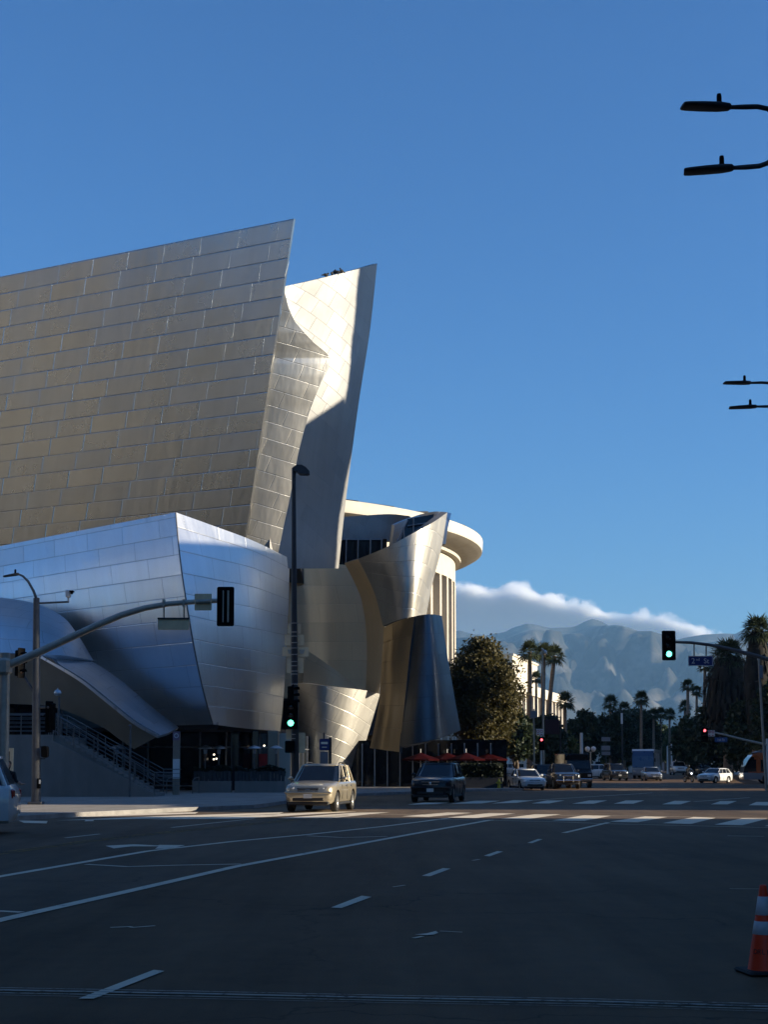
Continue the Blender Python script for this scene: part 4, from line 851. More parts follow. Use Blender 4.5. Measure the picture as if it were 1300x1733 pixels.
o=mk(2.6,name='pickup_truck',label='white pickup truck far up the avenue behind the motorcyclist',L=5.2,W=1.98,H=1.88,paint_m=M['carwhite'],cat='pickup truck',nz=1.14,hz=1.24,bz=1.2,ws=1.0,rf=.35,rr=-1.0,rg=-1.3,deck=1.15,zb=.36,wr=.40); put(o,1153,202,-4)
o=mk(2.2,name='sedan',label='blue-grey car with a lit lamp right of the white pickup',L=4.4,W=1.8,H=1.48,paint_m=M['carblue'],cat='car',nz=.80,hz=.93,bz=.95,ws=.95,rf=.15,rr=-1.0,rg=-1.65,deck=1.0,zb=.2,wr=.33,lit=True,grille='box'); put(o,1178,208,-4)
o=mk(2.3,name='suv',label='dark SUV half hidden behind the white hatchback',L=4.6,W=1.86,H=1.72,paint_m=M['cardark'],cat='SUV',nz=.98,hz=1.1,bz=1.08,ws=1.0,rf=.3,rr=-1.8,rg=-2.15,zb=.28,wr=.36); put(o,1196,200,-4)
o=mk(2.05,name='hatchback',label='white hatchback turning left in full sunlight at the right',L=4.1,W=1.74,H=1.46,paint_m=M['carwhite'],cat='car',nz=.84,hz=.97,bz=.98,ws=.95,rf=.2,rr=-1.45,rg=-1.9,deck=1.0,zb=.2,wr=.33,grille='bar'); put(o,1191,144,-44)
o=mk(2.4,name='minivan',label='pale white minivan cut off by the left edge',L=4.8,W=1.92,H=1.92,paint_m=M['carwhite'],cat='van',nz=1.05,hz=1.18,bz=1.16,ws=1.3,rf=.55,rr=-1.95,rg=-2.3,zb=.26,wr=.38); o.location=(gx(22,35.6)-2.58,36.6,.008); o.rotation_euler=(0,0,R(180+8)); del o['half']
# ---- tall dark box truck
t_=thing('box_truck','tall black box truck behind the dark pickup',"truck",(gx(980,113),116,.006),R(-87))
b=MB(); b.box((-1.0,0,1.75),(4.6,1.85,1.75),bev=.05); b.build('cargo_box',M['carblack'],t_)
b=MB(); b.prism([(1.35,.45),(2.9,.45),(2.9,1.15),(2.55,1.30),(2.0,2.1),(1.35,2.1)],-.9,.9,M=Matrix(((1,0,0,0),(0,0,1,0),(0,1,0,0),(0,0,0,1)))); b.build('cab',M['carblack'],t_)
b=MB(); b.box((2.30,0,1.70),(.04,1.5,.62),M=Matrix.Rotation(R(-34.5),4,'Y')); b.build('windscreen',M['cab'],t_)
for s in (1,-1):
    b=MB(); b.box((2.9,s*.68,.95),(.06,.25,.16),bev=.02); b.build('headlight',M['lamp_glass'],t_)
    b=MB(); b.box((2.1,s*1.08,1.55),(.08,.16,.34),bev=.03); b.box((2.1,s*.97,1.5),(.04,.2,.04)); b.build('side_mirror',M['trim'],t_)
b=MB(); b.box((2.93,0,.62),(.1,1.8,.22),bev=.04); b.build('bumper',M['chrome'],t_)
T,K,D=wheel_mb(.42,.26)
for x in (2.1,-2.0):
    for s in (1,-1):
        w_=T.build('wheel',M['tyre'],t_); K.build('rim',M['rim'],w_); w_.location=(x,s*.82,.42); w_.rotation_euler=(0,0,0 if s>0 else math.pi)
# ---- coach and orange city bus
def bus(name,label,L,W,H,loc,rz,cm,low,glassm,front,cat,roofm,zsplit):
    t_=thing(name,label,cat,loc,rz); h=L/2; w=W/2
    prof=front                                     # side outline of the nose: (x offset from h, z)
    pts=[(h+x,z) for x,z in prof]+[(-h,H),(-h,.4)]
    Mx=Matrix(((1,0,0,0),(0,0,1,0),(0,1,0,0),(0,0,0,1)))
    def slab(z0,z1,y,inset=0):
        # clip outline by z
        P=[]
        n=len(pts)
        for i in range(n):
            a,c=pts[i],pts[(i+1)%n]
            if z0<=a[1]<=z1: P.append(a)
            for zz in sorted((z0,z1),reverse=a[1]>c[1]):
                if (a[1]-zz)*(c[1]-zz)<0: k=(zz-a[1])/(c[1]-a[1]); P.append((a[0]+(c[0]-a[0])*k,zz))
        return [(x-inset if x>0 else x+inset,z) for x,z in P]
    b=MB(); b.prism(slab(.4,zsplit,w),-w,w,M=Mx); b.build('lower_body',low,t_)
    b=MB(); b.prism(slab(zsplit+.002,H-.42,w),-w+.03,w-.03,M=Mx); b.build('window',glassm,t_)
    b=MB(); b.prism(slab(H-.418,H,w),-w,w,M=Mx); b.build('roof',roofm,t_)
    b=MB(); n_=int(L/1.6)
    for s in (1,-1):
        for k in range(1,n_): b.box((h-.5-k*(L-.6)/n_,s*(w-.02),(zsplit+H-.42)/2),(.16 if k%3 else .4,.06,H-.42-zsplit))
    b.build('window_posts',cm,t_)
    T,K,D=wheel_mb(.48,.28)
    for x in (h-2.2,-h+2.6):
        for s in (1,-1):
            w_=T.build('wheel',M['tyre'],t_); K.build('rim',M['rim'],w_); w_.location=(x,s*(w-.10),.48); w_.rotation_euler=(0,0,0 if s>0 else math.pi)
    for s in (1,-1):
        b=MB(); b.sphere((h+prof[1][0]-.02,s*w*.78,.85),(.07,.16,.11),10,6); b.build('headlight',M['lamp_glass'],t_)
        b=MB(); b.box((h+.12,s*(w+.12),zsplit+.9),(.1,.2,.4),bev=.04); b.tube([(h+.05,s*(w+.05),zsplit+1.1),(h-.1,s*w*.9,H-.3)],.03,6); b.build('side_mirror',M['trim'],t_)
    return t_
cf=[(-.05,.4),(0,.6),(0,1.25),(-.10,1.9),(-.28,2.7),(-.5,3.15),(-.75,3.3)]
xC=gx(1088,170)
o=bus('coach','tall coach with a deep blue windscreen and white sides behind the grey-blue sedan',11.0,2.5,3.4,(xC+1.45,175.4,gz(170)),R(-104.5),M['carwhite'],M['carsilver'],M['cab'],[(-.05,.4),(0,.6),(0,1.2),(-.06,1.9),(-.15,2.6),(-.35,3.2),(-.6,3.4)],'coach',M['carwhite'],1.25)
b=MB(); b.add([(5.52,-1.22,1.3),(5.52,1.22,1.3),(5.46,1.22,1.9),(5.46,-1.22,1.9),(5.37,1.22,2.6),(5.37,-1.22,2.6),(5.18,1.22,3.2),(5.18,-1.22,3.2)],[(0,1,2,3),(3,2,4,5),(5,4,6,7)]); b.build('windscreen',M['coachblue'],o)
o=bus('city_bus','orange and grey city bus with a curved nose at the right edge',12.0,2.5,2.95,(gx(1264,141)+6.0,142.5,gz(140)),R(180-4),M['busorange'],M['carsilver'],M['cab'],[(0,.4),(.06,.6),(.05,1.0),(-.12,1.6),(-.42,2.25),(-.85,2.75),(-1.3,2.95)],'bus',M['busorange'],1.05)
b=MB()
for s in (1,-1): b.box((-.3,s*1.235,2.42),(10.6,.04,.26)); b.box((-.2,s*1.245,1.08),(11.6,.03,.10))

for s in (1,-1): b.box((4.62,s*1.24,1.75),(.42,.05,1.5)); b.box((2.5,s*1.24,1.75),(.5,.05,1.5))
b.build('orange_band',M['busorange'],o)
b=MB(); b.prism([(4.9,2.955),(4.5,3.12),(3.6,3.2),(-5.6,3.2),(-5.8,2.955)],-1.1,1.1,M=Matrix(((1,0,0,0),(0,0,1,0),(0,1,0,0),(0,0,0,1)))); b.build('roof_cap',M['grey_wall'],o)
# ================================================================ PEOPLE
def figure(name,chains,m,parent,levels=2):
    """one continuous skinned surface grown along joints: list of (verts[(x,y,z,r)], edges)"""
    V,E=chains; me=bpy.data.meshes.new(name); me.from_pydata([v[:3] for v in V],E,[]); o=bpy.data.objects.new(name,me); COL.objects.link(o)
    md=o.modifiers.new('skin','SKIN'); o.modifiers.new('sub','SUBSURF').levels=levels
    sk=me.skin_vertices[0].data if me.skin_vertices else None
    if sk is None:
        bm=bmesh.new(); bm.from_mesh(me); bm.verts.layers.skin.verify(); bm.to_mesh(me); bm.free(); sk=me.skin_vertices[0].data
    for i,v in enumerate(V): sk[i].radius=(v[3],v[3])
    sk[0].use_root=True
    bpy.context.view_layer.update(); dg=bpy.context.evaluated_depsgraph_get(); m2=bpy.data.meshes.new_from_object(o.evaluated_get(dg)); o.modifiers.clear(); o.data=m2; m2.materials.clear(); m2.materials.append(m); o.parent=parent
    for p in m2.polygons: p.use_smooth=True
    return o
py_=46.5; pr=thing('person','person in dark clothes behind the pale white minivan, one arm stretched out to the right','person',(gx(13,py_),py_,.147))
zs=1.60/1.72
V=[(0,0,.92,.15),(0,0,1.15,.16),(0,0,1.38,.17),(0,0,1.47,.06),(0,0,1.53,.055),(.01,-.01,1.62,.095),(.015,-.02,1.70,.085),(.10,0,.88,.10),(.11,0,.48,.065),(.11,.02,.09,.05),(.11,-.14,.04,.04),(-.10,0,.88,.10),(-.12,.03,.48,.065),(-.12,.1,.09,.05),(-.12,-.06,.04,.04),(.19,0,1.38,.075),(.27,-.05,1.12,.05),(.47,-.12,1.02,.038),(-.19,0,1.38,.075),(-.25,.02,1.1,.05),(-.24,-.06,.86,.038)]
V=[(a,b_,c*zs,d) for a,b_,c,d in V]
E=[(0,1),(1,2),(2,3),(3,4),(4,5),(5,6),(0,7),(7,8),(8,9),(9,10),(0,11),(11,12),(12,13),(13,14),(2,15),(15,16),(16,17),(2,18),(18,19),(19,20)]
figure('body',(V,E),M['cloth_dark'],pr)
hd=MB(); hd.sphere((.012,-.015,1.665*zs),(.082,.098,.118),14,10); hd.sphere((.07,-.10,1.65*zs),(.018,.022,.022),6,5); hd.sphere((-.075,0,1.66*zs),(.015,.025,.035),6,5); hd.sphere((.095,.0,1.66*zs),(.015,.025,.035),6,5); hd.build('head',M['skin'],pr)
hr=MB(); hr.sphere((.012,.012,1.70*zs),(.094,.105,.105),14,10); hr.build('hair',M['hair'],pr)
def hand(name,base,d,up,parent):
    d=Vector(d).normalized(); s=d.cross(Vector(up)).normalized(); u=s.cross(d); B=Vector(base); V=[(*B,.028),(*(B+d*.05),.030),(*(B+d*.085),.026)]; E=[(0,1),(1,2)]
    for k,l in enumerate((.065,.078,.072,.055)):
        o_=B+d*.09+s*(.030-.020*k); i=len(V); V+=[(*o_,.0095),(*(o_+d*l*.55+u*-.006),.009),(*(o_+d*l*.95+u*-.022),.0075)]; E+=[(2,i),(i,i+1),(i+1,i+2)]
    i=len(V); V+=[(*(B+d*.03+s*.042),.012),(*(B+d*.068+s*.064-u*.01),.0095)]; E+=[(1,i),(i,i+1)]
    return figure(name,(V,E),M['skin'],parent,1)
hand('hand',(.47,-.12,1.02*zs),(.8,-.35,.12),(0,0,1),pr)
fa_=MB(); fa_.tube([(.36,-.083,1.075*zs),(.47,-.12,1.02*zs),(.49,-.128,1.02*zs)],[.050,.040,.034],10); fa_.build('forearm_skin',M['skin'],pr)
# motorcycle with rider
mc=thing('motorcycle','dark motorcycle with its lamp lit between the grey-blue sedan and the white hatchback','motorcycle',(gx(1166,150),150,gz(150)),R(-70))
T,K,D=wheel_mb(.31,.12)
for x in (.68,-.68):
    w_=T.build('wheel',M['tyre'],mc); K.build('rim',M['rim'],w_); w_.location=(x,0,.31)
b=MB(); b.tube([(.68,0,.31),(.45,0,.85),(.38,0,1.0)],.035,8); b.tube([(-.68,0,.31),(-.1,0,.36),(.2,0,.45)],.05,8); b.sphere((.12,0,.72),(.30,.15,.15)); b.sphere((0,0,.42),(.26,.16,.17)); b.build('frame',M['carblack'],mc)
b=MB(); b.box((-.38,0,.75),(.62,.26,.1),bev=.04); b.build('seat',M['rubber'],mc)
b=MB(); b.tube([(.36,-.36,1.02),(.42,0,1.0),(.36,.36,1.02)],.02,6); b.build('handlebar',M['chrome'],mc)
b=MB(); b.sphere((.55,0,.88),(.06,.09,.09)); b.build('headlight',M['lamp_on'],mc)
rd=thing('person','rider in dark clothes sitting on the motorcycle','person',mc.location.copy(),R(-70))
V=[(-.28,0,.88,.15),(-.2,0,1.12,.15),(-.08,0,1.34,.16),(-.03,0,1.43,.06),(0,0,1.5,.06),(.02,0,1.58,.11),(.02,0,1.66,.10)]
E=[(0,1),(1,2),(2,3),(3,4),(4,5),(5,6)]
for s in (1,-1):
    i=len(V); V+=[(-.2,s*.12,.86,.09),(.16,s*.22,.78,.07),(.0,s*.22,.40,.05),(.12,s*.22,.33,.04)]; E+=[(0,i),(i,i+1),(i+1,i+2),(i+2,i+3)]
    i=len(V); V+=[(-.06,s*.2,1.34,.07),(.12,s*.30,1.14,.05),(.35,s*.33,1.04,.04)]; E+=[(2,i),(i,i+1),(i+1,i+2)]
figure('body',(V,E),M['cloth_dark'],rd)
b=MB(); b.sphere((.02,0,1.63),(.145,.13,.15),14,10); b.build('helmet',M['carblack'],rd)
# ================================================================ STREET FURNITURE
def rrect(w,h,r,n=4):
    P=[]
    for cx,cy,a0 in ((w/2-r,h/2-r,0),(-w/2+r,h/2-r,90),(-w/2+r,-h/2+r,180),(w/2-r,-h/2+r,270)):
        for k in range(n+1): a=R(a0+90*k/n); P.append((cx+r*math.cos(a),cy+r*math.sin(a)))
    return P
FX=Matrix(((1,0,0,0),(0,0,-1,0),(0,1,0,0),(0,0,0,1)))   # local (x,z)-drawing facing -Y
def plate(b,c,w,h,t=.02,r=.03,mi=0,rz=0):
    Mt=Matrix.Translation(Vector(c))@Matrix.Rotation(rz,4,'Z')@FX; b.prism(rrect(w,h,r),0,t,mi,Mt)
def signal(parent,c,w,h,lit=None,back=False,rz=0,name='signal_head'):
    """three-lamp head facing the camera (or seen from behind) with its backplate"""
    c=Vector(c); Rz=Matrix.Rotation(rz,4,'Z')
    b=MB(); plate(b,c,w,h,.03,.05*w/.5,0,rz); 
    body=MB(); body.box(c+(Rz@Vector((0,.14,0))),(w*.56,.22,h*.86),rz,bev=.03); b.add(body.v,body.f)
    o=b.build(name,M['black'],parent,True)
    if back:
        b=MB()
        for dx in (-.13*w,.16*w): b.box(c+(Rz@Vector((dx,-.06,0))),(.045*w/.5 if dx>0 else .03,.05,h*.80),rz)
        b.build('bracket',M['galv'],o,True); return o
    for k,(nm,on) in enumerate((('red_lens',M['red']),('amber_lens',None),('green_lens',M['green']))):
        p=c+(Rz@Vector((0,-.035,(1-k)*h*.285))); r=w*.21
        b=MB(); b.lathe([(.001,.02),(r*.7,.012),(r,0)],p,18,0,True,Rz@FX); lit_=on is not None and lit==nm.split('_')[0]
        b.build(nm,on if lit_ else M['lens_off'],o,True)
        b=MB(); b.lathe([(r*1.08,-.01),(r*1.1,.2)],p,16,0,True,Rz@FX,R(-10),R(190)); b.build('visor',M['black'],o,True)
    return o
# -- left curved mast arm
Y=44.0
def A(px,py,dy=0): return at(px,py,Y+dy)
bx=A(4,1297); ml=thing('signal_mast','curved galvanised mast arm reaching in from the left edge over the street','traffic signal mast',(bx.x,Y,.147))
b=MB(); b.tube([(bx.x,Y,.1),(bx.x,Y,.6),(bx.x,Y,A(4,1105).z)],[.20,.18,.15],14); b.build('pole',M['galv'],ml,True)
b=MB(); b.tube([A(10,1127),A(60,1106),A(110,1083),(A(160,1060)),A(205,1041),A(245,1029),A(285,1022),A(330,1018.5),A(384,1016)],[.125,.12,.112,.105,.098,.09,.082,.075,.065],12); b.build('arm',M['galv'],ml,True)
b=MB(); b.box(A(6,1128,-.02),(.42,.5,.5),bev=.08); b.build('arm_joint',M['galv'],ml,True)
b=MB()
for px in (277,311): b.tube([A(px,1020,-.05),A(px,1049,-.05)],.025,6)
for px in (277,311,333): b.box(A(px,1021,0),(.07,.22,.22))
b.build('hanger',M['galv'],ml,True)
o=thing('street_name_sign','long tan back of a street name sign hanging under the curved mast arm','sign',A(293,1056)); b=MB(); plate(b,A(293.5,1056,-.04),.93,.36,.05,.02); b.build('panel',M['sign_back'],o,True); b=MB(); plate(b,A(293.5,1047,-.05),.95,.05,.07,.01); b.build('frame',M['pole_dark'],o,True)
o=thing('lane_sign','square tan sign back fixed on the curved mast arm left of the black signal','sign',A(343,1019)); b=MB(); plate(b,A(343.5,1019,-.18),.51,.50,.02,.03); b.build('panel',M['sign_back'],o,True)
b=MB(); b.tube([A(331,1018.5,-.24),A(356,1017.5,-.24)],.07,10); b.build('clamp',M['galv'],o,True)
o=thing('traffic_signal','black traffic signal seen from behind at the tip of the curved mast arm','traffic signal',A(381,1026)); signal(o,A(381.5,1026.5,-.25),.51,1.18,back=True)
# -- left corner pole with luminaire, camera and signal heads
Y=59.0; bx=A(60,1370)
lp=thing('signal_pole','grey street pole with a small curved lamp arm and camera near the left edge','pole',(bx.x,Y,.147))
b=MB(); b.tube([(bx.x,Y,.1),(bx.x,Y,.5),(A(61,1012).x,Y,A(61,1012).z)],[.205,.19,.125],14); b.box((bx.x,Y,.2),(.55,.55,.12),bev=.02); b.build('pole',M['pole_grey'],lp,True)
b=MB(); b.tube([A(62,1016),A(56,1000),A(47,984),A(38,975),A(30,971.5)],[.06,.055,.05,.045,.04],8); b.build('lamp_arm',M['pole_grey'],lp,True)
def luminaire(parent,tip,d,L,m,mname='lamp_head',th=1):
    tip=Vector(tip); d=Vector(d).normalized(); s=d.cross(Vector((0,0,1))).normalized(); u=s.cross(d); Mt=Matrix((( d.x,s.x,u.x,tip.x),(d.y,s.y,u.y,tip.y),(d.z,s.z,u.z,tip.z),(0,0,0,1)))
    b=MB(); S=[(-.02,.05,.05,.05),(.02,.09,.08,.07),(.22,.14,.085,.075),(.55,.16,.07,.06),(.88,.155,.055,.05),(.975,.14,.05,.045),(1.0,.12,.035,.03)]; n=12; V=[]
    for x,w,up,dn in S:
        for k in range(n): a=2*math.pi*k/n; y=math.copysign(abs(math.cos(a))**.6,math.cos(a))*w; z=math.copysign(abs(math.sin(a))**.6,math.sin(a))*(up if math.sin(a)>0 else dn); V.append(Mt@Vector((x*L,y*L/.85,z*L/.85*th)))
    F=[(i*n+k,i*n+(k+1)%n,(i+1)*n+(k+1)%n,(i+1)*n+k) for i in range(len(S)-1) for k in range(n)]+[tuple(range(n-1,-1,-1)),tuple(range((len(S)-1)*n,len(S)*n))]
    b.add(V,F,0,True); o=b.build(mname,m,parent,True)
    b=MB(); b.lathe([(.001,.19),(.035,.175),(.042,.13),(.042,.05),(.05,.03)],Mt@Vector((L*.22,0,.045*L/.85)),10,0,True); b.build('photocell',M['black'],o,True); return o
luminaire(lp,A(31,971.5),A(17,973)-A(31,971.5)+Vector((0,0,-.02)),.62,M['pole_dark'])
b=MB(); b.tube([A(64,1021),A(116,1018.5)],.04,8); b.build('camera_arm',M['pole_grey'],lp,True)
cmr=thing('traffic_camera','small white camera on the short arm of the left street pole','camera',A(116,1010)); b=MB(); b.box(A(115,1005),(.2,.28,.30),bev=.04); b.tube([A(115,1018),A(115,1008)],.04,8); b.build('housing',M['sign_white'],cmr,True); b=MB(); b.box(A(121,1001,-.05),(.16,.34,.05),bev=.02); b.box(A(121,1003,-.1),(.10,.1,.12),bev=.02); b.build('hood',M['black'],cmr,True)
b=MB(); b.tube([A(62,1180),A(37,1141)],.06,8); b.tube([A(62,1197,0),A(84,1197,0)],.05,8); b.build('signal_bracket',M['pole_grey'],lp,True)
o=thing('traffic_signal','black signal head on the left street pole, above its diagonal bracket','traffic signal',A(34,1118)); signal(o,A(35,1122,-.2),.40,1.2,rz=R(62)); 
o=thing('traffic_signal','black signal head low on the right flank of the left street pole','traffic signal',A(84,1210)); signal(o,A(83,1213,.1),.42,1.25,rz=R(-120))
o=thing('pedestrian_signal','round-cornered black pedestrian signal seen edge-on right of the left street pole','pedestrian signal',A(76,1272)); b=MB(); plate(b,A(77,1272.5,-.1),.26,.46,.3,.09); b.build('housing',M['black'],o,True); b=MB(); b.tube([A(66,1264),A(78,1263.5)],.025,6); b.tube([A(66,1284),A(76,1284)],.025,6); b.build('bracket',M['pole_dark'],o,True)
o=thing('push_button','small black and white push-button box on the left street pole','push button',A(66,1326)); b=MB(); b.box(A(65.5,1326,-.2),(.14,.12,.4),bev=.02); b.build('housing',M['black'],o,True); b=MB(); b.box(A(66.5,1323,-.27),(.06,.02,.16)); b.build('panel',M['sign_white'],o,True)
# -- tall dark light pole in the middle
Y=64.0
tp=thing('light_pole','tall dark light pole with one shoebox lamp standing before the gold drum','light pole',(A(499,1340).x,Y,.147))
b=MB(); b.tube([(A(500,1340).x,Y,.1),(A(500,1340).x,Y,.6),(A(498,1110).x,Y,A(498,1110).z),(A(497,792).x,Y,A(497,792).z)],[.19,.165,.14,.085],12); b.build('pole',M['pole_dark'],tp,True)
b=MB(); Mt=FX; P=[(-3,797),(-3,792),(4,788),(12,788),(19,792),(25,799),(25,802),(21,804),(8,803),(3,799)]; Q=[(A(499+x,y)) for x,y in P]; b.prism([(q.x,q.z) for q in Q],-(Y+.22),-(Y-.22),M=Matrix(((1,0,0,0),(0,0,-1,0),(0,1,0,0),(0,0,0,1)))); b.build('lamp_head',M['pole_dark'],tp,True)
b=MB()
for py in (1055,1070,1077,1088,1097,1108,1120,1127,1136,1141,1158,1243,1250): b.lathe([(.150,-.018),(.158,-.016),(.158,.016),(.150,.018)],A(498.5,py),14)
b.build('band_clamps',M['galv'],tp,True)
for (px,py,w,h,lb) in ((498,1064,22,17,'rounded tan sign back, topmost on the tall dark light pole'),(498,1083,33,18,'wide tan sign back second from the top on the tall dark light pole'),(500,1103,45,16,'widest sign back with two grey brackets on the tall dark light pole'),(499.5,1126,28,26,'tall tan sign back under the widest one on the tall dark light pole'),(508,1257,17,34,'grey sign back low on the right of the tall dark light pole'),(489,1243,10,17,'small pale sign back left of the pole under the green signal')):
    o=thing('sign_plate',lb,'sign',A(px,py)); b=MB(); plate(b,A(px,py,.16),w*Y/FL,h*Y/FL,.02,.03); b.build('panel',M['sign_back'],o,True)
    b=MB(); b.box(A(498.5,py,.10),(.1,.16,.05)); b.build('bracket',M['galv'],o,True)
    if w==45:
        b=MB()
        for dx in (-9,11): b.prism([(-.12,.09),(.12,.09),(.07,-.09),(-.07,-.09)],0,.03,M=Matrix.Translation(A(px+dx,py,.12))@FX)
        b.build('stiffener',M['galv'],o,True)
o=thing('traffic_signal','green-lit black traffic signal on the tall dark light pole','traffic signal',A(492,1210)); signal(o,A(492,1210,-.25),.62,1.22,'green')
o=thing('traffic_signal','unlit black signal head just above and behind the green one on the tall dark pole','traffic signal',A(497,1176)); signal(o,A(497,1177,-.05),.46,.95,rz=R(75))
o=thing('pedestrian_signal','black pedestrian signal showing a small white walking figure under the green light','pedestrian signal',A(491,1264)); b=MB(); plate(b,A(491,1264,-.3),.42,.52,.26,.05); h_=b.build('housing',M['black'],o,True)
b=MB(); c=A(486.5,1264,-.34)
for p,q,r in (((0,.10),(0,-.02),.022),((0,-.02),(.05,-.14),.016),((0,-.02),(-.05,-.14),.016),((0,.07),(.06,-.0),.013),((0,.07),(-.06,.01),.013)): b.tube([c+Vector((p[0],0,p[1])),c+Vector((q[0],0,q[1]))],r,6)
b.sphere(c+Vector((0,0,.15)),.03,8,6); b.build('walking_figure',M['sign_white'],h_,True)
# -- bus stop sign, totem, small poles
Y=66.0
o=thing('bus_stop_sign','blue bus stop sign on a dark post behind the champagne SUV','bus stop sign',(A(558,1340).x,Y,.147)); b=MB(); b.box((A(558.5,1300).x,Y,A(558,1248).z/2+.05),(.13,.13,A(558,1248).z-.1),bev=.02); b.tube([A(548,1240),A(548,1252)],.03,6); b.build('post',M['pole_dark'],o,True)
b=MB(); plate(b,A(549,1260,-.09),.44,.52,.03,.06); s_=b.build('panel',M['sign_blue'],o,True)
b=MB(); plate(b,A(549,1257.5,-.11),.30,.10,.012,.02); plate(b,A(549,1264.5,-.11),.22,.04,.012,.01); b.build('emblem',M['lamp_glass'],s_,True)
b=MB(); plate(b,A(548.5,1283,-.09),.36,.56,.03,.02); b.build('timetable',M['grey_wall'],o,True)
Y=79.0
o=thing('transit_pylon','slim tan transit pylon with a white panel on the pavement before the canopy tip','pylon',(A(298,1352).x,Y,.147)); b=MB(); zt=A(298,1238).z; b.box((A(298,1300).x,Y,zt/2),(.36,.22,zt),bev=.02); b.build('body',simple('pylon_tan',(.28,.225,.17),.6,.1,.1,2),o,True)
b=MB(); plate(b,A(298,1301,-.12),.37,1.03,.02,.01); b.build('panel',M['sign_white'],o,True)
b=MB(); plate(b,A(298,1245.5,-.12),.37,.46,.02,.01); e_=b.build('emblem_panel',simple('emblem_mauve',(.20,.13,.20),.5),o,True); b=MB(); b.lathe([(.085,0),(.085,.012),(.125,.012),(.125,0)],A(298,1245,-.145),18,0,False,FX); b.build('emblem_ring',M['sign_white'],e_,True)
Y=76.5
o=thing('lamp_post','slim post with a bright dome lamp above the outdoor staircase','lamp post',(A(97,1345).x,Y,.147)); b=MB(); b.tube([(A(97,1300).x,Y,.1),(A(97,1300).x,Y,A(97,1180).z)],.06,8); b.build('pole',M['pole_grey'],o,True); b=MB(); b.lathe([(.10,-.16),(.19,-.10),(.20,-.02),(.15,.10),(.03,.17)],A(97,1172),14); b.tube([A(97,1169),A(97,1164)],.03,6); b.build('lamp_head',M['heater'],o,True)
o=thing('sign_post','thin grey post standing at the foot of the outdoor staircase','post',(A(219.5,1350).x,73.2,.147)); Y=73.2; b=MB(); b.tube([(A(219.5,1300).x,Y,.1),(A(219.5,1300).x,Y,A(219.5,1228).z)],.05,8); b.lathe([(.09,-.03),(.09,.02),(.01,.06)],A(219.5,1228),10); b.build('pole',M['pole_grey'],o,True)
# yellowish notice board frame at the far left
Y=62; o=thing('notice_frame','tan framed notice board behind the pale white minivan','notice board',(A(10,1350).x,Y,.147)); b=MB()
z0,z1=.15,A(10,1266).z; xa_,xb_=A(-22,1300).x,A(21.5,1300).x
b.box((xb_-.07,Y,z1/2),(.14,.12,z1)); b.box((xa_+.07,Y,z1/2),(.14,.12,z1)); b.box(((xa_+xb_)/2,Y,z1-.07),(xb_-xa_-.285,.12,.14)); b.build('frame',M['sign_back'],o,True); b=MB(); b.box(((xa_+xb_)/2,Y+.03,z1-.75),(xb_-xa_-.29,.03,1.2)); b.build('board',M['trim'],o,True)
# -- patio heaters, planters, railings by the restaurant
for px,Y,lb in ((347,90,'mushroom patio heater, left of the touching pair behind the slatted planter'),(370,90.6,'mushroom patio heater, right of the touching pair behind the slatted planter'),(430,91.5,'mushroom patio heater before the warm red interior, between the pair and the tall pole'),(467,92,'mushroom patio heater nearest the tall dark light pole'),(197,86,'mushroom patio heater under the pale canopy underside')):
    o=thing('patio_heater',lb,'patio heater',(A(px,1300).x,Y,.147),0,'mushroom patio heaters'); zc=A(px,1267).z
    b=MB(); b.tube([(A(px,1300).x,Y,.15),(A(px,1300).x,Y,zc)],.045,8); b.lathe([(.001,.15),(.24,.17),(.24,.85),(.06,.95)],(A(px,1300).x,Y,0),14); b.build('stand',M['pole_grey'],o,True)
    b=MB(); b.lathe([(.001,.20),(.16,.17),(.34,.09),(.45,0),(.43,-.01),(.001,.10)],(A(px,1300).x,Y,zc),20); b.lathe([(.09,-.32),(.12,-.05)],(A(px,1300).x,Y,zc),12); b.build('hood',M['heater'],o,True)
for (a,c,lb) in ((327,391,'dark slatted planter fence with hedge top, left of the gap in front of the restaurant'),(397,482,'dark slatted planter fence with hedge top, between the gap and the tall dark pole')):
    Y=86.0; x0,x1=A(a,1300).x,A(c,1300).x; z1=A(a,1306).z; zb_=.75; o=thing('planter_fence',lb,'planter',((x0+x1)/2,Y,.147))
    b=MB(); b.box(((x0+x1)/2,Y+.3,zb_/2+.05),(x1-x0,.7,zb_),bev=.02); b.build('base',M['concrete_grey'],o,True)
    b=MB(); n_=int((x1-x0)/.2)
    for k in range(n_): b.box((x0+(k+.5)*(x1-x0)/n_,Y,(zb_+z1)/2+.03+.03*math.sin(k*1.7)),((x1-x0)/n_*.86,.06+.02*(k%2),z1-zb_))
    b.build('slats',M['wood'],o,True)
    rng=np.random.default_rng(a); P=rng.random((1500,3))*np.array([x1-x0,.6,.38])+np.array([x0,Y+.05,z1-.12])-np.array([(x0+x1)/2,Y,.147]); P[:,2]+=.12*np.sin(P[:,0]*3.1); leaf_mesh('hedge',P,.05+.05*rng.random(1500),M['hedge'],rng,o)
for px,py0,py1,lb in ((282,1320,1342,'short bent steel rail left of the slim pylon foot'),(326,1318,1344,'short bent steel rail between the slim pylon and slatted planter')):
    Y=82; o=thing('hand_rail',lb,'handrail',(A(px,1340).x,Y,.147)); b=MB(); b.tube([(A(px,1300).x,Y,.15),(A(px,1300).x,Y,.85),(A(px+3,1300).x,Y,1.0),(A(px+6,1300).x,Y+1.2,1.05),(A(px+6,1300).x,Y+1.2,.15)],.025,6); b.build('tube',M['rail'],o,True)
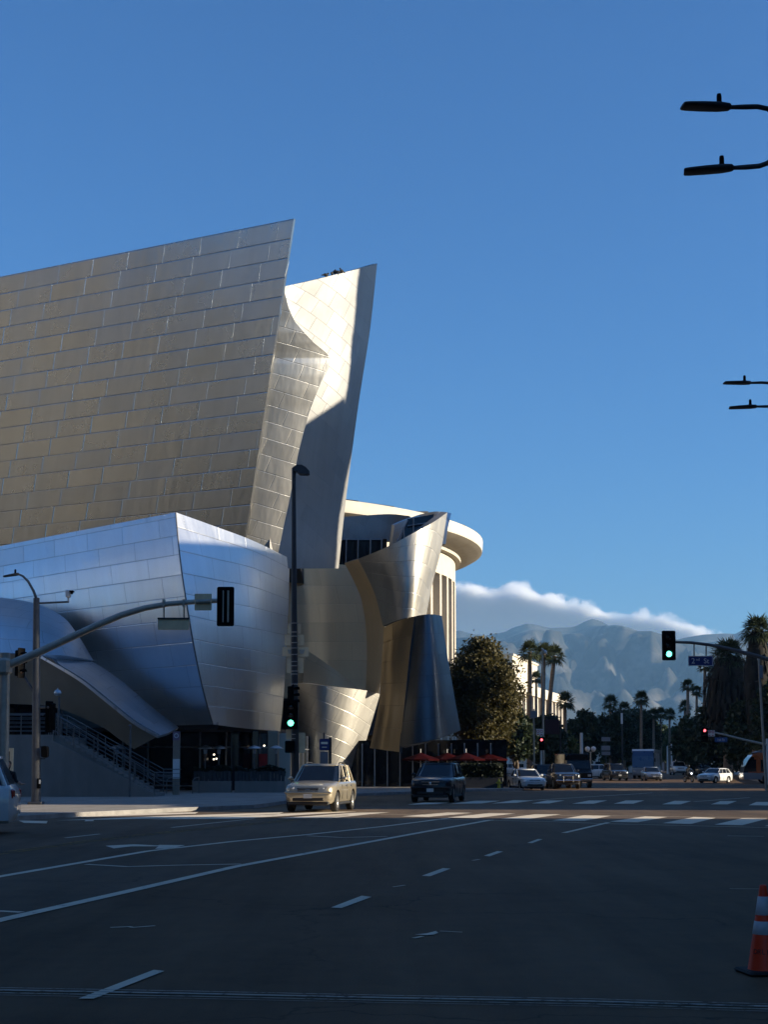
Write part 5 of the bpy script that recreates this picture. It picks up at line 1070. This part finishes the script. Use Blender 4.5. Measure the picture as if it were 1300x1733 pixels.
# -- red umbrellas, dark hedge planter, hydrant
for k,(px,Y,lb) in enumerate(((712,107.5,'red parasol leftmost, showing left of the black SUV roof'),(757,109,'red parasol right behind the black SUV roof'),(789,106.5,'brightest red parasol at the right end of the black SUV'),(828,109,'red parasol at the right end of the row above the dark hedge'))):
    p0=A(px,1285); o=thing('parasol',lb,'parasol',(p0.x,Y,.147),0,'red parasols on the restaurant terrace'); z=p0.z; b=MB(); n=8; rim=[(p0.x+1.45*math.cos(2*math.pi*(i+.5)/n),Y+1.45*math.sin(2*math.pi*(i+.5)/n),z) for i in range(n)]; ap=(p0.x,Y,z+.48)
    for i in range(n):
        a,c=rim[i],rim[(i+1)%n]; b.add([a,c,ap],[(0,1,2)]); b.add([a,c,(c[0],c[1],z-.10),(a[0],a[1],z-.10)],[(0,1,2,3)])
    b.build('canopy',M['red_cloth'],o,True); b=MB(); b.tube([(p0.x,Y,.15),(p0.x,Y,z+.75)],.03,8); b.lathe([(.001,.15),(.3,.16),(.3,.22),(.05,.26)],(p0.x,Y,0),14); b.build('pole',M['sign_white'],o,True)
    b=MB()
    for i in range(0,n,2): b.tube([(p0.x,Y,z-.25),tuple(Vector(rim[i])+Vector((0,0,-.03)))],.012,5)
    b.build('ribs',M['rail'],o,True)
Y=103.8; x0,x1=A(781,1300).x,A(852,1300).x; o=thing('hedge_planter','dark planter box with a clipped black-green hedge behind the yellow hydrant','planter',((x0+x1)/2,Y+1,.147)); b=MB(); b.box(((x0+x1)/2,Y+.6,.5),(x1-x0,1.2,.75),bev=.03); b.build('planter',M['pole_dark'],o,True)
rng=np.random.default_rng(5); P=rng.random((5200,3))*np.array([x1-x0,1.15,1.05])+np.array([x0,Y,.80])-np.array([(x0+x1)/2,Y+1,.147]); leaf_mesh('hedge',P,.05+.06*rng.random(5200),M['hedge'],rng,o)
Y=103.2; o=thing('fire_hydrant','yellow fire hydrant on the kerb left of the white sedan','fire hydrant',(A(845,1336).x,Y,.147)); hx=A(845,1336).x
b=MB(); b.lathe([(.001,.0),(.15,.0),(.15,.04),(.105,.06),(.10,.40),(.125,.42),(.125,.46),(.10,.48),(.085,.56),(.04,.61),(.03,.66),(.001,.66)],(hx,Y,.147),16); b.build('barrel',M['hydrant'],o,True)
for s in (1,-1): b=MB(); b.tube([(hx,Y,.50),(hx+s*.17,Y,.50)],.05,10); b.tube([(hx+s*.16,Y,.50),(hx+s*.20,Y,.50)],.062,10); b.build('outlet_cap',M['hydrant'],o,True)
b=MB(); b.tube([(hx,Y,.46),(hx,Y-.18,.46)],.07,10); b.build('outlet_cap',M['hydrant'],o,True)
# -- right-hand mast with the 2nd St sign
Y=66.0; bx=A(1405,1297)
mr=thing('signal_mast','dark mast arm coming in from the right edge, carrying a green light','traffic signal mast',(bx.x,Y,.147)); b=MB(); b.tube([(bx.x,Y,.1),(bx.x,Y,A(1405,1120).z)],[.2,.15],12); b.build('pole',M['pole_grey'],mr,True)
b=MB(); b.tube([A(1137,1086.5),A(1170,1087.5),A(1200,1091),A(1235,1098),A(1270,1107),A(1310,1118.5),A(1360,1135),A(1403,1150)],[.06,.066,.072,.08,.088,.096,.105,.11],10); b.build('arm',M['pole_grey'],mr,True)
o=thing('traffic_signal','large black traffic signal lit green in front of the mountains','traffic signal',A(1132,1092)); signal(o,A(1132.5,1092.5,-.25),.61,1.33,'green')
o=thing('street_name_sign','dark blue street sign reading 2nd St hanging from the right mast arm','sign',A(1186,1118)); b=MB(); plate(b,A(1186.5,1118.5,0),1.11,.45,.04,.03,0); s_=b.build('panel',M['sign_blue'],o,True)
b=MB(); c=A(1186.5,1118.5,-.045)
for w_,h_,dx,dz in ((1.08,.018,0,.205),(1.08,.018,0,-.205),(.018,.392,.53,0),(.018,.392,-.53,0)): b.box(c+Vector((dx,0,dz)),(w_,.006,h_))
b.build('border',M['sign_white'],s_,True)
def label_text(body,size,pos,par):
    q=par; off=Vector()
    while q: off+=q.location; q=q.parent
    return text(body,size,M['sign_white'],par,Matrix.Translation(Vector(pos)-off)@Matrix.Rotation(R(90),4,'X'))
label_text('2',.34,c+Vector((-.33,0,-.01)),s_); label_text('nd',.17,c+Vector((-.12,0,.06)),s_); label_text('St',.31,c+Vector((.26,0,-.01)),s_)
b=MB()
for px,py in ((1175.5,1090),(1196,1092)): b.tube([A(px,py),A(px,1111)],.028,6)
b.build('hanger',M['pole_dark'],o,True)
Y=95.0; o=thing('light_pole','slender pale pole with a grey box high on it at the right edge','pole',(A(1298,1340).x,Y,.147)); b=MB(); b.tube([(A(1298,1340).x,Y,.1),(A(1291,1220).x,Y,A(1291,1220).z),(A(1285,1116).x,Y,A(1285,1116).z)],[.10,.085,.07],10); b.lathe([(.10,-.05),(.10,.05),(.02,.10)],A(1285,1116),10); b.build('pole',M['galv'],o,True); b=MB(); b.box(A(1289,1137,-.12),(.24,.16,.85),bev=.03); b.build('box',M['grey_wall'],o,True)
Y=125.0; o=thing('signal_mast','pale straight mast arm sloping to the right edge, low before the dark trees','traffic signal mast',(A(1301,1330).x,Y,.147)); b=MB(); b.tube([(A(1301,1330).x,Y,.1),(A(1301,1330).x,Y,A(1301,1250).z)],[.14,.12],12); b.build('pole',M['sign_white'],o,True); b=MB(); b.tube([A(1300,1261),A(1260,1252),A(1225,1243),A(1208,1239.5),A(1196,1237.5)],[.11,.095,.08,.07,.06],8); b.build('arm',M['galv'],o,True)
o=thing('traffic_signal','small traffic signal lit red at the tip of the low pale mast arm','traffic signal',A(1193,1240)); signal(o,A(1193.5,1243.5,-.2),.55,1.25,'red')
o=thing('turn_sign','small white sign with two red rings beside the red signal on the right','sign',A(1204,1241)); b=MB(); plate(b,A(1204.5,1241,-.12),.58,.52,.03,.03); s_=b.build('panel',M['sign_white'],o,True); b=MB()
for dx in (-.14,.14): b.lathe([(.085,0),(.085,.01),(.12,.01),(.12,0)],A(1204.5,1239.5,-.16)+Vector((dx,0,.04)),14,0,False,FX); b.box(A(1204.5,1239.5,-.165)+Vector((dx,0,.04)),(.03,.005,.15)); b.box(A(1204.5,1244.5,-.16)+Vector((dx,0,0)),(.16,.005,.07))
b.build('symbols',M['sign_red'],s_,True)
o=thing('street_name_sign','small bright blue street sign reading 1st St under the low pale mast arm','sign',A(1221,1251)); b=MB(); plate(b,A(1221,1252,0),1.05,.40,.04,.03); s_=b.build('panel',simple('sign_blue_bright',(.03,.09,.26),.5),o,True); label_text('1st St',.28,A(1221,1252,-.05),s_)
b=MB()
for px in (1215,1227): b.tube([A(px,1241),A(px,1249)],.02,6)
b.build('hanger',M['pole_dark'],o,True)
# -- twin-headed street lamps reaching in at the upper right
def twin(label,Y,px_pole,yj,heads,L):
    bx=at(px_pole,yj,Y); o=thing('street_lamp',label,'street lamp',(bx.x,Y,.147),0,'twin-headed street lamps on the right pavement'); b=MB(); b.tube([(bx.x,Y,.1),(bx.x,Y,.7),(bx.x,Y,bx.z+.3)],[.16,.13,.08],12); b.build('pole',M['pole_dark'],o,True)
    for P,dd in heads:
        pts=[bx+Vector((0,0,.1 if P[0][1]<yj else -.1))]+[at(x,y,Y+d_) for (x,y),d_ in zip(P,dd)]; b=MB(); b.tube(pts,[.042]*(len(pts)-1)+[.034],8); b.build('lamp_arm',M['pole_dark'],o,True)
        d=pts[-1]-pts[-2]; d.z=-.02*d.length; d.normalize(); d.y*=.3; luminaire(o,pts[-1],d,L,M['pole_dark'],th=.68)
    return o
twin('near street lamp, twin black heads high at the upper right edge',23.5,1345,232,[([(1318,196),(1300,184),(1283,180.5),(1262,181),(1236,181.5)],(-.0,-.1,-.15,-.2,-.3)),([(1318,262),(1300,276),(1286,281),(1262,283),(1241,284)],(.0,.1,.15,.2,.3))],.80)
twin('farther street lamp, small twin black heads midway up the right edge',43,1330,668,[([(1318,653),(1306,648.5),(1290,647.5),(1271,648)],(0,-.1,-.2,-.3)),([(1320,683),(1310,687.5),(1296,688),(1281,688)],(0,.1,.2,.3))],.80)
# -- poles and lamps further up the avenue
def pole(name,label,px,ytop,Y,r,m,cat='pole',group=None):
    c=at(px,ytop,Y); o=thing(name,label,cat,(c.x,Y,gz(Y)+.1),0,group); b=MB(); b.tube([(c.x,Y,gz(Y)),(c.x,Y,c.z)],[r,r*.7],8); b.build('pole',m,o,True); return o
Y=140; o=pole('light_pole','tall thin grey pole with a white lamp head among the dark palms',918.5,1098,Y,.11,M['galv'],'light pole'); b=MB(); b.tube([A(917,1097),A(920,1099),A(923,1103)],.05,6); b.sphere(A(923.5,1103.5),(.16,.16,.2),10,6); b.build('lamp_head',M['sign_white'],o,True)
Y=132; o=pole('sign_post','grey post with a square box sign left of the red signal',903.5,1200,Y,.10,M['galv'],'post'); b=MB(); plate(b,A(903.5,1209,-.12),.55,.62,.2,.05); b.build('sign_box',M['grey_wall'],o,True)
Y=128; o=pole('signal_post','white post carrying a red signal in the middle distance',916,1240,Y,.10,M['sign_white'],'post'); s2=thing('traffic_signal','small traffic signal lit red on the white post left of centre-right palms','traffic signal',A(917,1257)); signal(s2,A(917,1258.5,-.2),.50,1.15,'red')
s2=thing('turn_sign','small white sign with symbols above the middle-distance red signal','sign',A(914,1239)); b=MB(); plate(b,A(914,1239,-.12),.62,.56,.03,.03); p_=b.build('panel',M['sign_white'],s2,True); b=MB()
for dx in (-.15,.15): b.lathe([(.09,0),(.09,.01),(.125,.01),(.125,0)],A(914,1238.5,-.16)+Vector((dx,0,.03)),14,0,False,FX); b.box(A(914,1242,-.16)+Vector((dx,0,-.05)),(.16,.005,.06))
b.build('symbols',M['sign_red'],p_,True)
b=MB(); plate(b,A(935,1230,1.2),1.25,1.3,.06,.03); s2=thing('banner','dark maroon banner right of the middle-distance red signal','banner',A(935,1228)); b.build('cloth',simple('maroon_cloth',(.05,.02,.024),.8),s2,True); b=MB(); b.tube([A(923,1214,1.2),A(949,1214,1.2)],.04,6); b.tube([A(949,1212,1.2),A(949,1318,1.2)],.06,6); b.build('pole',M['pole_dark'],s2,True)
Y=190; pole('bollard_post','bright white square post right of the lit palm trunk',984.5,1240,Y,.26,M['sign_white'],'post')
Y=170; o=pole('globe_lamp','twin-globe lamp on a pale post behind the box truck',1000,1272,Y,.10,M['galv'],'street lamp'); b=MB(); b.tube([A(995,1271),A(1000,1274),A(1005,1271)],.05,6); b.build('cross_arm',M['galv'],o,True)
for px in (995,1005): b=MB(); b.lathe([(.001,-.05),(.2,.05),(.3,.3),(.24,.5),(.001,.62)],A(px,1272),12); b.build('globe',M['sign_white'],o,True)
Y=225; o=pole('banner_pole','pole with a narrow white banner left of the slim coach palm',1053,1202,Y,.13,M['pole_dark'],'pole'); b=MB(); plate(b,A(1053,1216,-.2),.30,1.65,.03,.02); b.build('banner',M['sign_white'],o,True)
Y=215; o=pole('guide_sign','dark post with stacked grey guide signs below the palm gap',1026,1255,Y,.10,M['pole_dark'],'sign')
for py,h in ((1251,7),(1266,8),(1275,6)): b=MB(); plate(b,A(1026,py,-.15),1.3,h*Y/FL,.04,.03); b.build('panel',M['grey_wall'],o,True)
for px,yt,Y,lb in ((1130,1262,240,'thin white post, left of two right of the coach'),(1137,1258,242,'thicker white post, right of two beyond the coach'),(1200,1265,260,'thin pale post under the tree behind the hatchback'),(1183,1275,262,'thin pale post above the blue-grey car')): pole('thin_post',lb,px,yt,Y,.14,M['sign_white'],'post','thin pale posts up the avenue')
# -- traffic cone close on the right
Y=11.85; cx,cy=A(1303,1640).x,Y+.14; tc=thing('traffic_cone','red-orange traffic cone with two white bands at the lower right edge','traffic cone',(cx,cy,.0))
H0=.70; zr=lambda py: CAMZ+(HZ-py)*Y/FL
def cr(z): return .135-(z-.035)*(.135-.026)/(.70-.035)
zs_=[.035,zr(1579),zr(1557),zr(1547),zr(1516),.685]
b=MB(); pf=[(cr(z),z) for z in zs_]; b.lathe(pf+[(cr(.7),.70),(.02,.702),(.016,.66)],(cx,cy,0),36); body=b.build('body',M['cone_orange'],tc,True)
for a,c in ((1,2),(3,4)): b=MB(); b.lathe([(pf[a][0]+.0005,pf[a][1]),(pf[a][0]+.003,pf[a][1]+.002),(pf[c][0]+.003,pf[c][1]-.002),(pf[c][0]+.0005,pf[c][1])],(cx,cy,0),36); b.build('reflective_band',M['cone_white'],tc,True)
b=MB(); b.box((cx,cy,.019),(.385,.385,.034),R(8),bev=.03); b.build('base',M['rubber'],tc,True)
zt_=zr(1607); rr_=cr(zt_)
for k,ch in enumerate('DRLI'):
    a=R(-90-52+k*17); p=Vector((rr_*math.cos(a)*1.012,rr_*math.sin(a)*1.012,zt_)); nrm=Vector((math.cos(a),math.sin(a),.16)).normalized(); right=Vector((-math.sin(a),math.cos(a),0)); up=nrm.cross(right)
    Mt=Matrix(((right.x,up.x,nrm.x,p.x),(right.y,up.y,nrm.y,p.y),(right.z,up.z,nrm.z,p.z),(0,0,0,1)))
    text(ch,.055,M['trim'],body,Mt,depth=.001)
# -- birds on the tall sail
for k,(px,py) in enumerate(((551.5,468),(562,465),(567.5,463.5),(571.5,462.3),(578.5,460))):
    p=at(px,(469.3,466.8,465.3,464.4,462.8)[k],(99.2,99.7,99.9,100.05,100.35)[k]); o=thing('bird',['dark bird leftmost of five on the rim of the tall sail','dark bird second from left on the rim of the tall sail','dark bird in the middle of five on the rim of the tall sail','dark bird second from right on the rim of the tall sail','dark bird rightmost and highest of five on the rim of the tall sail'][k],'bird',p,R(30+50*k),'birds perched on the tall sail')
    b=MB(); b.sphere((0,0,.17),(.19,.10,.115),10,7); b.sphere((.17,0,.29),(.07,.06,.065),8,6); b.tube([(.22,0,.29),(.29,0,.275)],[.02,.004],5); b.tube([(-.12,0,.16),(-.34,0,.10)],[.07,.035],6); b.tube([(.02,.03,.08),(.02,.03,0)],.01,4); b.tube([(.02,-.03,.08),(.02,-.03,0)],.01,4); b.build('body',M['bird'],o)
